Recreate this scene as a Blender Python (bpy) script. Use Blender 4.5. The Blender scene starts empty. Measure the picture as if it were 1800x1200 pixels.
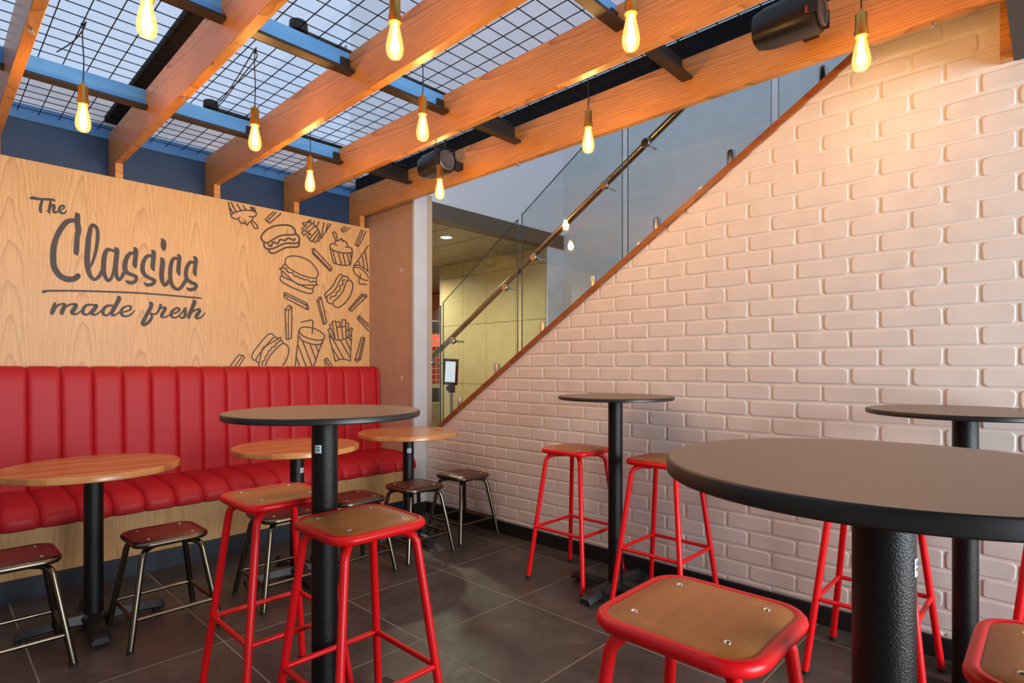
import bpy, bmesh, math, random
from mathutils import Vector, Matrix
random.seed(7)
PI = math.pi
# ------------------------------------------------------------------ camera, world, light, exposure
SC = bpy.context.scene
COL = SC.collection
F, CX, HY, H = 1001.0, 900.0, 645.0, 1.23          # focal (px of 1800), principal point, horizon, eye height
FWD = Vector((0.722, 0.692, 0)).normalized()
RGT = Vector((FWD.y, -FWD.x, 0))
cam_d = bpy.data.cameras.new('camera'); cam = bpy.data.objects.new('camera', cam_d); COL.objects.link(cam)
cam_d.sensor_width = 36; cam_d.lens = F / 1800 * 36; cam_d.shift_y = 45 / 1800; cam_d.clip_start = 0.02
cam.location = (0, 0, H)
cam.rotation_euler = (PI / 2, 0, -math.atan2(FWD.x, FWD.y))
SC.camera = cam

W = bpy.data.worlds.new('sky'); SC.world = W; W.use_nodes = True
wb = W.node_tree.nodes['Background']; wb.inputs[0].default_value = (0.60, 0.71, 0.90, 1); wb.inputs[1].default_value = 1.0

def area(name, loc, rot, sx, sy, power, col):
    d = bpy.data.lights.new(name, 'AREA'); d.shape = 'RECTANGLE'; d.size = sx; d.size_y = sy
    d.energy = power; d.color = col
    o = bpy.data.objects.new(name, d); COL.objects.link(o); o.location = loc; o.rotation_euler = rot
    return o
# daylight through the shopfront glazing behind the camera (faces +Y)
area('shopfront_daylight', (1.75, -3.85, 1.35), (PI / 2, 0, 0), 3.0, 2.1, 400, (0.88, 0.94, 1.0))

SC.view_settings.view_transform = 'Standard'; SC.view_settings.look = 'None'
SC.view_settings.gamma = 1; SC.view_settings.use_curve_mapping = False
SC.view_settings.exposure = 0.0
try:
    SC.cycles.use_denoising = True
    SC.cycles.max_bounces = 7; SC.cycles.transparent_max_bounces = 16
    SC.cycles.sample_clamp_indirect = 6
except Exception: pass

def ray(u, v):
    return FWD + RGT * ((u - CX) / F) + Vector((0, 0, 1)) * ((HY - v) / F)
def onY(u, v, Y):
    r = ray(u, v); t = Y / r.y
    return Vector((0, 0, H)) + r * t

# ------------------------------------------------------------------ material helpers
class NT:
    def __init__(s, name):
        s.m = bpy.data.materials.new(name); s.m.use_nodes = True
        s.t = s.m.node_tree; s.n = s.t.nodes; s.l = s.t.links
        s.b = s.n['Principled BSDF']; s.out = s.n['Material Output']
    def add(s, typ, **kw):
        n = s.n.new(typ)
        for k, v in kw.items():
            if k.startswith('i_'): n.inputs[int(k[2:]) if k[2:].isdigit() else k[2:]].default_value = v
            else: setattr(n, k, v)
        return n
    def link(s, a, b): s.l.new(a, b)
    def math(s, op, a, b=None, c=None):
        n = s.n.new('ShaderNodeMath'); n.operation = op
        for i, x in enumerate((a, b, c)):
            if x is None: continue
            if isinstance(x, (int, float)): n.inputs[i].default_value = x
            else: s.l.new(x, n.inputs[i])
        return n.outputs[0]
    def coord(s, which='Object'):
        return s.add('ShaderNodeTexCoord').outputs[which]
    def sep(s, v):
        n = s.add('ShaderNodeSeparateXYZ'); s.l.new(v, n.inputs[0]); return n.outputs
    def mapp(s, v, scale=(1, 1, 1), loc=(0, 0, 0)):
        n = s.add('ShaderNodeMapping'); n.inputs['Scale'].default_value = scale; n.inputs['Location'].default_value = loc
        s.l.new(v, n.inputs[0]); return n.outputs[0]
    def noise(s, v, scale, detail=3, rough=0.5):
        n = s.add('ShaderNodeTexNoise'); n.inputs['Scale'].default_value = scale; n.inputs['Detail'].default_value = detail
        n.inputs['Roughness'].default_value = rough
        if v is not None: s.l.new(v, n.inputs['Vector'])
        return n.outputs['Fac']
    def ramp(s, f, stops):
        n = s.add('ShaderNodeValToRGB'); cr = n.color_ramp
        while len(cr.elements) > 1: cr.elements.remove(cr.elements[-1])
        cr.elements[0].position = stops[0][0]; cr.elements[0].color = (*stops[0][1], 1)
        for p, c in stops[1:]:
            e = cr.elements.new(p); e.color = (*c, 1)
        s.l.new(f, n.inputs[0]); return n.outputs[0]
    def mix(s, f, a, b, mode='MIX'):
        n = s.add('ShaderNodeMix', data_type='RGBA', blend_type=mode)
        for k, x in ((0, f), (6, a), (7, b)):
            if isinstance(x, (int, float)): n.inputs[k].default_value = x
            elif isinstance(x, tuple): n.inputs[k].default_value = (*x, 1)
            else: s.l.new(x, n.inputs[k])
        return n.outputs[2]
    def bump(s, h, strength, dist=0.01):
        n = s.add('ShaderNodeBump'); n.inputs['Strength'].default_value = strength; n.inputs['Distance'].default_value = dist
        s.l.new(h, n.inputs['Height']); s.l.new(n.outputs[0], s.b.inputs['Normal'])
    def setp(s, **kw):
        for k, v in kw.items():
            inp = s.b.inputs[k.replace('_', ' ')]
            if isinstance(v, tuple): inp.default_value = (*v, 1) if len(v) == 3 else v
            elif isinstance(v, (int, float)): inp.default_value = v
            else: s.l.new(v, inp)
        return s
M = {}
def flat(key, col, rough=0.5, metal=0.0, bump=None, var=0.0, coat=0.0, spec=0.5):
    t = NT(key)
    t.setp(Roughness=rough, Metallic=metal, Coat_Weight=coat)
    t.b.inputs['Specular IOR Level'].default_value = spec
    c = t.coord()
    if var > 0:
        nz = t.noise(c, 7.0, 4)
        lo = tuple(x * (1 - var) for x in col); hi = tuple(min(1, x * (1 + var)) for x in col)
        t.setp(Base_Color=t.ramp(nz, [(0.3, lo), (0.7, hi)]))
    else:
        t.setp(Base_Color=col)
    if bump:
        t.bump(t.noise(c, bump[0], 3), bump[1], bump[2])
    M[key] = t.m; return t.m

def emit(key, col, strength):
    t = NT(key); t.setp(Base_Color=col, Emission_Color=col, Emission_Strength=strength); M[key] = t.m

def veneer(key, along, across, pitch, light, mid, dark, f1, f2, rough=0.42, fine=170.0, phase=0.0, per_obj=True):
    """wood veneer with cathedral figure: 'along' = grain axis, 'across' = width axis (0,1,2)"""
    t = NT(key); co = t.coord(); s = t.sep(co)
    if per_obj:
        oi = t.add('ShaderNodeObjectInfo').outputs['Random']
        off = t.math('MULTIPLY', oi, 7.3)
    else: off = 0.0
    a = t.math('ADD', s[along], off); b = t.math('ADD', s[across], phase)
    wob = [1, 1, 1]; wob[along] = 0.55; wob[across] = 3.2
    n1 = t.noise(t.mapp(co, tuple(wob)), 2.2, 3)
    cell = t.math('FLOOR', t.math('DIVIDE', b, pitch))
    w = t.math('SUBTRACT', t.math('DIVIDE', b, pitch), cell)         # 0..1 within one veneer leaf
    w = t.math('SUBTRACT', w, 0.5)
    wn = t.math('ADD', w, t.math('MULTIPLY', t.math('SUBTRACT', n1, 0.5), 0.30))
    w2 = t.math('MULTIPLY', wn, wn)
    n2 = t.noise(t.mapp(co, tuple(wob)), 6.0, 2)
    ph = t.math('ADD', t.math('ADD', t.math('MULTIPLY', a, f1), t.math('MULTIPLY', w2, f2)),
                t.math('ADD', t.math('MULTIPLY', n1, 1.6), t.math('MULTIPLY', n2, 0.5)))
    ph = t.math('ADD', ph, t.math('MULTIPLY', cell, 0.37))
    saw = t.math('FRACT', ph)
    ringv = t.math('POWER', saw, 4.0)
    fs = [1, 1, 1]; fs[along] = 0.025; 
    grain = t.noise(t.mapp(co, tuple(fs)), fine, 3, 0.6)
    pores = t.ramp(grain, [(0.36, (0, 0, 0)), (0.58, (1, 1, 1))])
    base = t.ramp(ringv, [(0.0, light), (0.55, mid), (1.0, dark)])
    col = t.mix(t.math('MULTIPLY', t.math('SUBTRACT', 1.0, pores), 0.46), base, dark)
    big = t.noise(t.mapp(co, tuple(fs)), 9.0, 2)
    col = t.mix(t.math('MULTIPLY', big, 0.22), col, mid)
    t.setp(Base_Color=col, Roughness=rough)
    t.bump(grain, 0.08, 0.002)
    M[key] = t.m
veneer('oak_wall', 2, 0, 0.34, (0.70, 0.41, 0.165), (0.62, 0.345, 0.125), (0.44, 0.215, 0.066), 4.2, 44.0, rough=0.45, fine=240, phase=0.12, per_obj=False)
veneer('oak_beam', 1, 2, 0.30, (0.66, 0.295, 0.072), (0.56, 0.228, 0.046), (0.28, 0.090, 0.015), 1.8, 30.0, rough=0.38, fine=190, phase=0.03)
veneer('oak_base', 2, 0, 0.42, (0.58, 0.33, 0.12), (0.50, 0.275, 0.092), (0.38, 0.19, 0.06), 1.0, 30.0, rough=0.45, fine=240, per_obj=False)
veneer('cap_wood', 1, 2, 0.5, (0.34, 0.105, 0.030), (0.28, 0.080, 0.020), (0.18, 0.045, 0.012), 2.0, 5.0, rough=0.4)
# brown printing ink on the wood wall
flat('ink', (0.036, 0.026, 0.021), 0.55)
flat('ink_line', (0.060, 0.030, 0.020), 0.55)
# ------ seats
def ply(key, light, dark, rough, axis=0):
    t = NT(key); co = t.coord(); oi = t.add('ShaderNodeObjectInfo').outputs['Random']
    s = [9, 9, 9]; s[axis] = 1.6
    v = t.add('ShaderNodeVectorMath', operation='ADD'); t.link(t.mapp(co, tuple(s)), v.inputs[0])
    cb = t.add('ShaderNodeCombineXYZ'); t.link(t.math('MULTIPLY', oi, 30.0), cb.inputs[0]); t.link(t.math('MULTIPLY', oi, 17.0), cb.inputs[1]); t.link(cb.outputs[0], v.inputs[1])
    n = t.noise(v.outputs[0], 1.8, 5, 0.55)
    fine = t.noise(t.mapp(co, tuple(40 * x for x in s)), 0.6, 2)
    c = t.ramp(n, [(0.3, dark), (0.7, light)])
    c = t.mix(t.math('MULTIPLY', fine, 0.25), c, dark)
    t.setp(Base_Color=c, Roughness=rough, Coat_Weight=0.12, Coat_Roughness=0.25)
    M[key] = t.m
ply('seat_ply', (0.50, 0.19, 0.038), (0.34, 0.115, 0.020), 0.45)
ply('seat_brown', (0.155, 0.042, 0.026), (0.085, 0.022, 0.014), 0.36)
# ------ butcher block
def block(key):
    t = NT(key); co = t.coord(); s = t.sep(co)
    st = t.math('FLOOR', t.math('MULTIPLY', s[1], 23.0))
    seg = t.math('FLOOR', t.math('ADD', t.math('MULTIPLY', s[0], 2.6), t.math('MULTIPLY', st, 0.37)))
    cb = t.add('ShaderNodeCombineXYZ'); t.link(st, cb.inputs[0]); t.link(seg, cb.inputs[1])
    wn = t.add('ShaderNodeTexWhiteNoise', noise_dimensions='2D'); t.link(cb.outputs[0], wn.inputs['Vector'])
    g = t.noise(t.mapp(co, (3, 60, 60)), 2.0, 3)
    c = t.ramp(wn.outputs['Value'], [(0.0, (0.38, 0.13, 0.034)), (0.5, (0.54, 0.215, 0.056)), (1.0, (0.66, 0.335, 0.110))])
    c = t.mix(t.math('MULTIPLY', g, 0.45), c, (0.30, 0.11, 0.03))
    t.setp(Base_Color=c, Roughness=0.30, Coat_Weight=0.25, Coat_Roughness=0.2); M[key] = t.m
block('block_top')
flat('red_vinyl', (0.42, 0.009, 0.014), 0.50, bump=(160, 0.10, 0.002), spec=0.3)
flat('red_paint', (0.76, 0.006, 0.010), 0.34, spec=0.35)
flat('gunmetal', (0.15, 0.132, 0.098), 0.27, metal=1.0)
flat('black_coat', (0.004, 0.0045, 0.005), 0.36, bump=(330, 0.40, 0.004), spec=0.38)
flat('black_metal', (0.010, 0.010, 0.011), 0.45)
flat('black_cast', (0.012, 0.013, 0.015), 0.38, bump=(220, 0.15, 0.002))
flat('laminate', (0.195, 0.128, 0.090), 0.40)
flat('laminate_edge', (0.012, 0.012, 0.012), 0.4)
flat('rubber', (0.008, 0.008, 0.008), 0.7)
flat('steel', (0.55, 0.52, 0.48), 0.25, metal=1.0)
flat('rivet', (0.80, 0.78, 0.74), 0.3, metal=1.0)
flat('rail_steel', (0.46, 0.37, 0.27), 0.28, metal=1.0)
flat('brass', (0.60, 0.36, 0.085), 0.32, metal=1.0)
flat('navy', (0.009, 0.015, 0.027), 0.5, var=0.15)
flat('ledger_blue', (0.06, 0.19, 0.42), 0.35, var=0.1)
flat('navy_gloss', (0.016, 0.040, 0.092), 0.34, var=0.10)
flat('purlin_blue', (0.10, 0.33, 0.70), 0.35, var=0.08)
flat('dark_steel', (0.018, 0.013, 0.010), 0.45)
flat('black_gloss', (0.008, 0.008, 0.010), 0.36)
flat('black_matte', (0.006, 0.006, 0.007), 0.7, spec=0.2)
flat('charcoal', (0.05, 0.05, 0.055), 0.6)
flat('white_paint', (0.80, 0.80, 0.80), 0.55, var=0.03)
flat('grey_metal', (0.50, 0.515, 0.53), 0.45, var=0.05)
flat('concrete', (0.50, 0.335, 0.245), 0.55, var=0.07, bump=(40, 0.05, 0.003))
flat('plug', (0.56, 0.47, 0.42), 0.5)
flat('grout', (0.25, 0.23, 0.195), 0.8)
flat('mortar', (0.78, 0.72, 0.665), 0.7, bump=(90, 0.15, 0.003))
flat('atrium_white', (0.88, 0.89, 0.91), 0.6)
flat('stair_grey', (0.84, 0.86, 0.86), 0.5, var=0.04)
flat('bulkhead_brown', (0.135, 0.098, 0.062), 0.45)
flat('lobby_panel', (0.60, 0.51, 0.29), 0.35, var=0.05)
flat('lobby_dark', (0.10, 0.085, 0.05), 0.6)
flat('beige', (0.42, 0.34, 0.25), 0.6)
flat('glass_edge', (0.035, 0.060, 0.050), 0.2)
flat('cabinet_black', (0.012, 0.010, 0.010), 0.4)
flat('carton', (0.30, 0.22, 0.10), 0.7)
flat('carton_ink', (0.35, 0.10, 0.05), 0.7)
flat('stock_red', (0.62, 0.015, 0.012), 0.4)
flat('stock_orange', (0.75, 0.16, 0.03), 0.5)
flat('shelf_cream', (0.55, 0.42, 0.22), 0.5)
flat('sticker', (0.72, 0.78, 0.86), 0.4)
flat('sticker_blue', (0.12, 0.18, 0.32), 0.5)
flat('sticker_green', (0.10, 0.32, 0.03), 0.5)
flat('sticker_dark', (0.015, 0.02, 0.02), 0.5)
flat('speaker_grey', (0.055, 0.055, 0.065), 0.35)
flat('led_red', (0.5, 0.03, 0.01), 0.4)
emit('filament', (1.0, 0.72, 0.36), 110.0)
emit('downlight_emit', (1.0, 0.93, 0.70), 9.0)
emit('screen_emit', (0.78, 0.88, 0.98), 0.75)
emit('cabinet_glow', (1.0, 0.10, 0.06), 1.2)
# painted brick
def brick_mat():
    t = NT('brick_paint'); co = t.coord('Generated'); 
    co = t.coord('Object'); oi = t.add('ShaderNodeObjectInfo').outputs['Random']
    v = t.add('ShaderNodeVectorMath', operation='ADD'); t.link(co, v.inputs[0])
    cb = t.add('ShaderNodeCombineXYZ'); t.link(t.math('MULTIPLY', oi, 9.0), cb.inputs[1]); t.link(cb.outputs[0], v.inputs[1])
    n = t.noise(v.outputs[0], 95.0, 4, 0.65)
    lo = t.noise(v.outputs[0], 8.0, 2)
    h = t.math('ADD', n, t.math('MULTIPLY', lo, 1.2))
    t.bump(h, 0.17, 0.004)
    t.setp(Base_Color=t.ramp(lo, [(0.3, (0.72, 0.655, 0.60)), (0.7, (0.78, 0.715, 0.66))]), Roughness=0.55)
    M['brick_paint'] = t.m
brick_mat()
def tile_mat():
    t = NT('floor_tile'); co = t.coord('Object'); oi = t.add('ShaderNodeObjectInfo').outputs['Random']
    v = t.add('ShaderNodeVectorMath', operation='ADD'); t.link(co, v.inputs[0])
    cb = t.add('ShaderNodeCombineXYZ')
    for i in (0, 1): t.link(t.math('MULTIPLY', oi, 13.0 + 8 * i), cb.inputs[i])
    t.link(cb.outputs[0], v.inputs[1])
    a = t.noise(v.outputs[0], 3.2, 6, 0.6); b = t.noise(v.outputs[0], 24.0, 4, 0.6)
    f = t.math('ADD', t.math('MULTIPLY', a, 0.75), t.math('MULTIPLY', b, 0.25))
    t.setp(Base_Color=t.ramp(f, [(0.34, (0.034, 0.028, 0.024)), (0.52, (0.064, 0.053, 0.045)), (0.68, (0.112, 0.094, 0.077))]))
    t.setp(Roughness=t.ramp(b, [(0.3, (0.34, 0.34, 0.34)), (0.7, (0.48, 0.48, 0.48))]))
    t.bump(b, 0.05, 0.002)
    M['floor_tile'] = t.m
tile_mat()
def two_sided(t, fr, ior):
    bf = t.add('ShaderNodeNewGeometry').outputs['Backfacing']      # same reflectance on both faces of a pane
    t.link(t.math('ADD', t.math('MULTIPLY', bf, 1 / ior - ior), ior), fr.inputs[0])
def glass_mat(key, tint, ior=1.5, extra=0.0, rough=0.0):
    t = NT(key); t.n.remove(t.b)
    tr = t.add('ShaderNodeBsdfTransparent'); tr.inputs[0].default_value = (*tint, 1)
    gl = t.add('ShaderNodeBsdfGlossy'); gl.inputs['Roughness'].default_value = rough; gl.inputs[0].default_value = (1, 1, 1, 1)
    fr = t.add('ShaderNodeFresnel'); two_sided(t, fr, ior)
    f = t.math('ADD', fr.outputs[0], extra)
    mx = t.add('ShaderNodeMixShader'); t.link(f, mx.inputs[0]); t.link(tr.outputs[0], mx.inputs[1]); t.link(gl.outputs[0], mx.inputs[2])
    t.link(mx.outputs[0], t.out.inputs[0]); M[key] = t.m
glass_mat('glass', (0.90, 0.945, 0.945))
glass_mat('window_glass', (0.97, 0.98, 0.98))
def bulb_mat():
    t = NT('bulb_glass'); t.n.remove(t.b)
    tr = t.add('ShaderNodeBsdfTransparent'); tr.inputs[0].default_value = (1.0, 0.86, 0.62, 1)
    em = t.add('ShaderNodeEmission'); em.inputs[0].default_value = (1.0, 0.56, 0.16, 1); em.inputs[1].default_value = 3.2
    gl = t.add('ShaderNodeBsdfGlossy'); gl.inputs['Roughness'].default_value = 0.03
    fr = t.add('ShaderNodeFresnel'); two_sided(t, fr, 1.45)
    m1 = t.add('ShaderNodeMixShader'); m1.inputs[0].default_value = 0.30; t.link(tr.outputs[0], m1.inputs[1]); t.link(em.outputs[0], m1.inputs[2])
    m2 = t.add('ShaderNodeMixShader'); t.link(t.math('MULTIPLY', fr.outputs[0], 0.6), m2.inputs[0]); t.link(m1.outputs[0], m2.inputs[1]); t.link(gl.outputs[0], m2.inputs[2])
    t.link(m2.outputs[0], t.out.inputs[0]); M['bulb_glass'] = t.m
bulb_mat()
def roof_mat():
    t = NT('roof_sheet'); t.n.remove(t.b)
    tr = t.add('ShaderNodeBsdfTransparent'); tr.inputs[0].default_value = (0.95, 0.97, 0.99, 1)
    tl = t.add('ShaderNodeBsdfTranslucent'); tl.inputs[0].default_value = (0.9, 0.93, 0.97, 1)
    mx = t.add('ShaderNodeMixShader'); mx.inputs[0].default_value = 0.15; t.link(tr.outputs[0], mx.inputs[1]); t.link(tl.outputs[0], mx.inputs[2])
    t.link(mx.outputs[0], t.out.inputs[0]); M['roof_sheet'] = t.m
roof_mat()
# acoustic metal ceiling tile with slots
def slot_mat():
    t = NT('slot_tile'); co = t.coord(); s = t.sep(co)
    f = t.math('FRACT', t.math('MULTIPLY', s[1], 15.0))
    st = t.math('GREATER_THAN', f, 0.62)
    t.setp(Base_Color=t.mix(st, (0.60, 0.52, 0.36), (0.12, 0.10, 0.065)), Roughness=0.5)
    M['slot_tile'] = t.m
slot_mat()

# ------------------------------------------------------------------ mesh helpers
class MB:
    def __init__(s): s.v = []; s.f = []; s.mi = []; s.cur = 0
    def add(s, vs, fs):
        o = len(s.v); s.v += [tuple(v) for v in vs]
        for f in fs: s.f.append([i + o for i in f]); s.mi.append(s.cur)
    def box(s, x0, x1, y0, y1, z0, z1, b=0.0):
        if b <= 0:
            vs = [(x, y, z) for z in (z0, z1) for y in (y0, y1) for x in (x0, x1)]
            s.add(vs, [(0, 2, 3, 1), (4, 5, 7, 6), (0, 1, 5, 4), (2, 6, 7, 3), (0, 4, 6, 2), (1, 3, 7, 5)])
            return s
        bm = bmesh.new(); bmesh.ops.create_cube(bm, size=1)
        for v in bm.verts:
            v.co = Vector(((x0 + x1) / 2 + v.co.x * (x1 - x0), (y0 + y1) / 2 + v.co.y * (y1 - y0), (z0 + z1) / 2 + v.co.z * (z1 - z0)))
        bmesh.ops.bevel(bm, geom=list(bm.edges), offset=b, segments=2, affect='EDGES', profile=0.5)
        bm.verts.index_update()
        s.add([v.co for v in bm.verts], [[v.index for v in f.verts] for f in bm.faces]); bm.free()
        return s
    def tube(s, path, r, seg=10, caps=True, closed=False):
        P = [Vector(p) for p in path]; n = len(P)
        rs = r if isinstance(r, (list, tuple)) else [r] * n
        tang = []
        for i in range(n):
            a = P[(i - 1) % n] if (closed or i > 0) else P[i]
            b = P[(i + 1) % n] if (closed or i < n - 1) else P[i]
            tang.append((b - a).normalized())
        up = Vector((0, 0, 1)) if abs(tang[0].z) < 0.9 else Vector((1, 0, 0))
        nrm = (up - tang[0] * up.dot(tang[0])).normalized()
        vs = []
        for i in range(n):
            nrm = (nrm - tang[i] * nrm.dot(tang[i])).normalized(); bi = tang[i].cross(nrm)
            for k in range(seg):
                a = 2 * PI * k / seg
                vs.append(P[i] + (nrm * math.cos(a) + bi * math.sin(a)) * rs[i])
        fs = []
        m = n if closed else n - 1
        for i in range(m):
            j = (i + 1) % n
            for k in range(seg):
                k2 = (k + 1) % seg
                fs.append((i * seg + k, i * seg + k2, j * seg + k2, j * seg + k))
        if caps and not closed:
            fs.append(list(range(seg))[::-1]); fs.append([(n - 1) * seg + k for k in range(seg)])
        s.add(vs, fs); return s
    def lathe(s, prof, seg=24, c=(0, 0, 0), a0=0.0, a1=2 * PI, axis='z', caps=True):
        full = abs(a1 - a0 - 2 * PI) < 1e-6; m = seg if full else seg + 1
        vs = []
        for (r, z) in prof:
            for k in range(m):
                a = a0 + (a1 - a0) * k / seg
                p = (r * math.cos(a), r * math.sin(a), z)
                if axis == 'y': p = (p[0], p[2], p[1])
                if axis == 'x': p = (p[2], p[0], p[1])
                vs.append((c[0] + p[0], c[1] + p[1], c[2] + p[2]))
        fs = []
        for i in range(len(prof) - 1):
            for k in range(seg):
                k2 = (k + 1) % m if full else k + 1
                fs.append((i * m + k, i * m + k2, (i + 1) * m + k2, (i + 1) * m + k))
        if full and caps:
            if prof[0][0] > 1e-6: fs.append(list(range(m))[::-1])
            if prof[-1][0] > 1e-6: fs.append([(len(prof) - 1) * m + k for k in range(m)])
        s.add(vs, fs); return s
    def prism(s, poly, fn0, fn1):
        """poly: list of 2D pts; fn0/fn1 map 2D->3D for the two ends"""
        n = len(poly); vs = [fn0(p) for p in poly] + [fn1(p) for p in poly]
        fs = [list(range(n)), list(range(2 * n - 1, n - 1, -1))]
        for i in range(n): fs.append((i, (i + 1) % n, n + (i + 1) % n, n + i))
        s.add(vs, fs); return s
    def mesh(s, name, mats, smooth=False, fix=True):
        me = bpy.data.meshes.new(name); me.from_pydata(s.v, [], s.f)
        for m in (mats if isinstance(mats, (list, tuple)) else [mats]): me.materials.append(M[m] if isinstance(m, str) else m)
        me.polygons.foreach_set('material_index', s.mi)
        if fix:
            bm = bmesh.new(); bm.from_mesh(me); bmesh.ops.recalc_face_normals(bm, faces=bm.faces); bm.to_mesh(me); bm.free()
        if smooth:
            me.polygons.foreach_set('use_smooth', [True] * len(me.polygons))
            try: me.set_sharp_from_angle(angle=math.radians(42))
            except Exception: pass
        me.update(); return me
    def build(s, name, mats, parent=None, smooth=False, fix=True, loc=None):
        return link(name, s.mesh(name, mats, smooth, fix), parent, loc)
def link(name, me, parent=None, loc=None):
    o = bpy.data.objects.new(name, me); COL.objects.link(o); o.parent = parent
    if loc is not None: o.location = loc
    return o
def tag(o, label=None, cat=None, group=None, kind=None):
    if label: o['label'] = label
    if cat: o['category'] = cat
    if group: o['group'] = group
    if kind: o['kind'] = kind
    return o
def empty(name, loc=(0, 0, 0), rz=0.0):
    o = bpy.data.objects.new(name, None); COL.objects.link(o); o.location = loc; o.rotation_euler = (0, 0, rz)
    o.empty_display_size = 0.05; return o
def copy_tree(o, parent=None):
    c = o.copy(); COL.objects.link(c); c.parent = parent
    for ch in list(o.children): copy_tree(ch, c)
    return c
def bez(pts, n=6):
    """Catmull-Rom through tuples of any dimension"""
    P = list(pts); out = []
    for i in range(len(P) - 1):
        p0 = P[max(i - 1, 0)]; p1 = P[i]; p2 = P[i + 1]; p3 = P[min(i + 2, len(P) - 1)]
        for k in range(n):
            t = k / n
            out.append(tuple(0.5 * (2 * b + (c - a) * t + (2 * a - 5 * b + 4 * c - d) * t * t + (3 * b - a - 3 * c + d) * t ** 3)
                             for a, b, c, d in zip(p0, p1, p2, p3)))
    out.append(P[-1]); return out

# ------------------------------------------------------------------ the setting
XB, YA, YD = 3.0, 4.56, 4.76          # brick face, oak wall face, dark wall behind it
TP = 0.6225                           # floor tile pitch
# floor + tiles
fl = tag(MB().box(-3.2, 7.4, -4.0, 9.6, -0.10, -0.0007).build('floor', 'grout'), 'dark brown grey stone look tiled floor with thin pale grout lines', 'floor', kind='structure')
tile_me = MB().box(-TP / 2 + 0.0026, TP / 2 - 0.0026, -TP / 2 + 0.0026, TP / 2 - 0.0026, -0.012, 0.0, 0.0012).mesh('tile', 'floor_tile')
for i in range(-4, 2):
    for j in range(-4, 4):
        cx, cy = 2.195 + (i - 0.5) * TP, 2.075 + (j - 0.5) * TP
        if cx < -0.9 or cx > 3.2: continue
        if (FWD.x * cx + FWD.y * cy) < 0.3: continue
        link('tile', tile_me, fl, (cx, cy, 0))
# half tiles running under the wall at X=3 and under the kickboard
g_ = 0.0026
for j in range(-5, 3):
    y0 = 2.075 + j * TP; y1 = y0 + TP
    MB().box(2.195 + TP + g_, XB - 0.001, y0 + g_, min(y1 - g_, 3.89), -0.012, 0.0).build('tile', 'floor_tile', fl)
for i in range(-5, 2):
    x0 = 2.195 + i * TP; x1 = x0 + TP
    MB().box(x0 + g_, min(x1 - g_, XB - 0.001), 2.075 + 3 * TP + g_, 4.5, -0.012, 0.0).build('tile', 'floor_tile', fl)

# dark wall above the oak cladding + white wall above mesh level
tag(MB().box(-3.2, 2.86, YD, YD + 0.12, 0, 2.808).build('wall_back', 'navy_gloss'), 'dark navy painted wall strip above the oak cladding', 'wall', kind='structure')
tag(MB().box(-3.2, 2.86, YD - 0.01, YD + 0.12, 2.808, 2.905).build('trim_1', 'ledger_blue'), 'blue steel ledger along the top of the navy wall', 'ledger', kind='structure')
tag(MB().box(-3.2, 2.9, YD + 0.02, YD + 0.14, 2.905, 3.16).build('wall_back_upper', 'atrium_white'), 'white wall above the wire mesh at the back', 'wall', kind='structure')
# oak cladding with mural
wl = tag(MB().box(-1.2, 2.868, YA, YA + 0.03, 0.5, 2.50).build('wall_left', 'oak_wall'), 'pale oak veneer feature wall with brown lettering and food drawings', 'wall', kind='structure')
# end column: plaster panel with plugs + grey metal post
cp = tag(MB().box(2.87, 2.999, 3.915, YD + 0.1, 0, 2.66).build('wall_end_panel', 'concrete'), 'pinkish concrete panel wall closing the right end of the red bench', 'wall', kind='structure')
for z in (2.062, 1.135):
    p = onY(705, 0, 1.0)
    r = ray(705, 0); t_ = 2.87 / r.x
    MB().lathe([(0.0, -0.006), (0.020, -0.006), (0.020, 0.001), (0.016, 0.003), (0.0, 0.003)], 20, (2.869, r.y * t_, z), axis='x').build('plug', 'plug', cp, smooth=True)
pt = tag(MB().box(2.864, 3.004, 3.885, 3.915, 0.0, 2.70).build('trim_2', 'grey_metal'), 'pale grey metal post between concrete panel and brick wall', 'post', kind='structure')
MB().box(2.864, 2.880, 3.879, 3.885, 0.09, 2.70).build('edge_strip', 'grey_metal', pt)
MB().box(2.864, 3.0, 3.873, 3.885, 0.0, 0.09).build('kickplate', 'black_metal', pt)

# ---- brick wall with the raking top
def capz(Y): return 0.746 + 0.638 * (3.67 - Y)
YT = 3.885; Y0 = -1.4; ZTOP = 3.05
Yk = 3.67 - (ZTOP - 0.746) / 0.638
wpoly = [(Y0, 0), (YT, 0), (YT, capz(YT)), (Yk, ZTOP), (Y0, ZTOP)]
wr = MB().prism(wpoly, lambda p: (XB + 0.0045, p[0], p[1]), lambda p: (XB + 0.15, p[0], p[1])).build('wall_right', 'mortar')
tag(wr, 'white painted brick wall with a raking top along the stairs', 'wall', kind='structure')
tag(MB().box(XB - 0.012, XB + 0.006, Y0, YT, 0, 0.088, 0.002).build('baseboard_right', 'black_metal'), 'black skirting board along the brick wall', 'baseboard', kind='structure')
CH, BP = 0.0857, 0.2345
def brick_outline(w, h, rnd):
    r = 0.011; pts = []
    j = lambda s: (rnd.random() - 0.5) * s
    for (sx, sy, a0) in ((1, 1, 0), (-1, 1, 90), (-1, -1, 180), (1, -1, 270)):
        rr = r * (0.6 + rnd.random() * 1.1); ox, oy = j(0.005), j(0.004)
        for a in (0, 45, 90):
            an = math.radians(a0 + a)
            pts.append((sx * (w / 2 - rr) + rr * math.cos(an) + ox, sy * (h / 2 - rr) + rr * math.sin(an) + oy))
        # a mid point on the next long edge keeps outlines hand-made looking
        if sx == sy: pts.append((j(0.05), sy * (h / 2) + j(0.0035)))
    return pts
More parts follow.
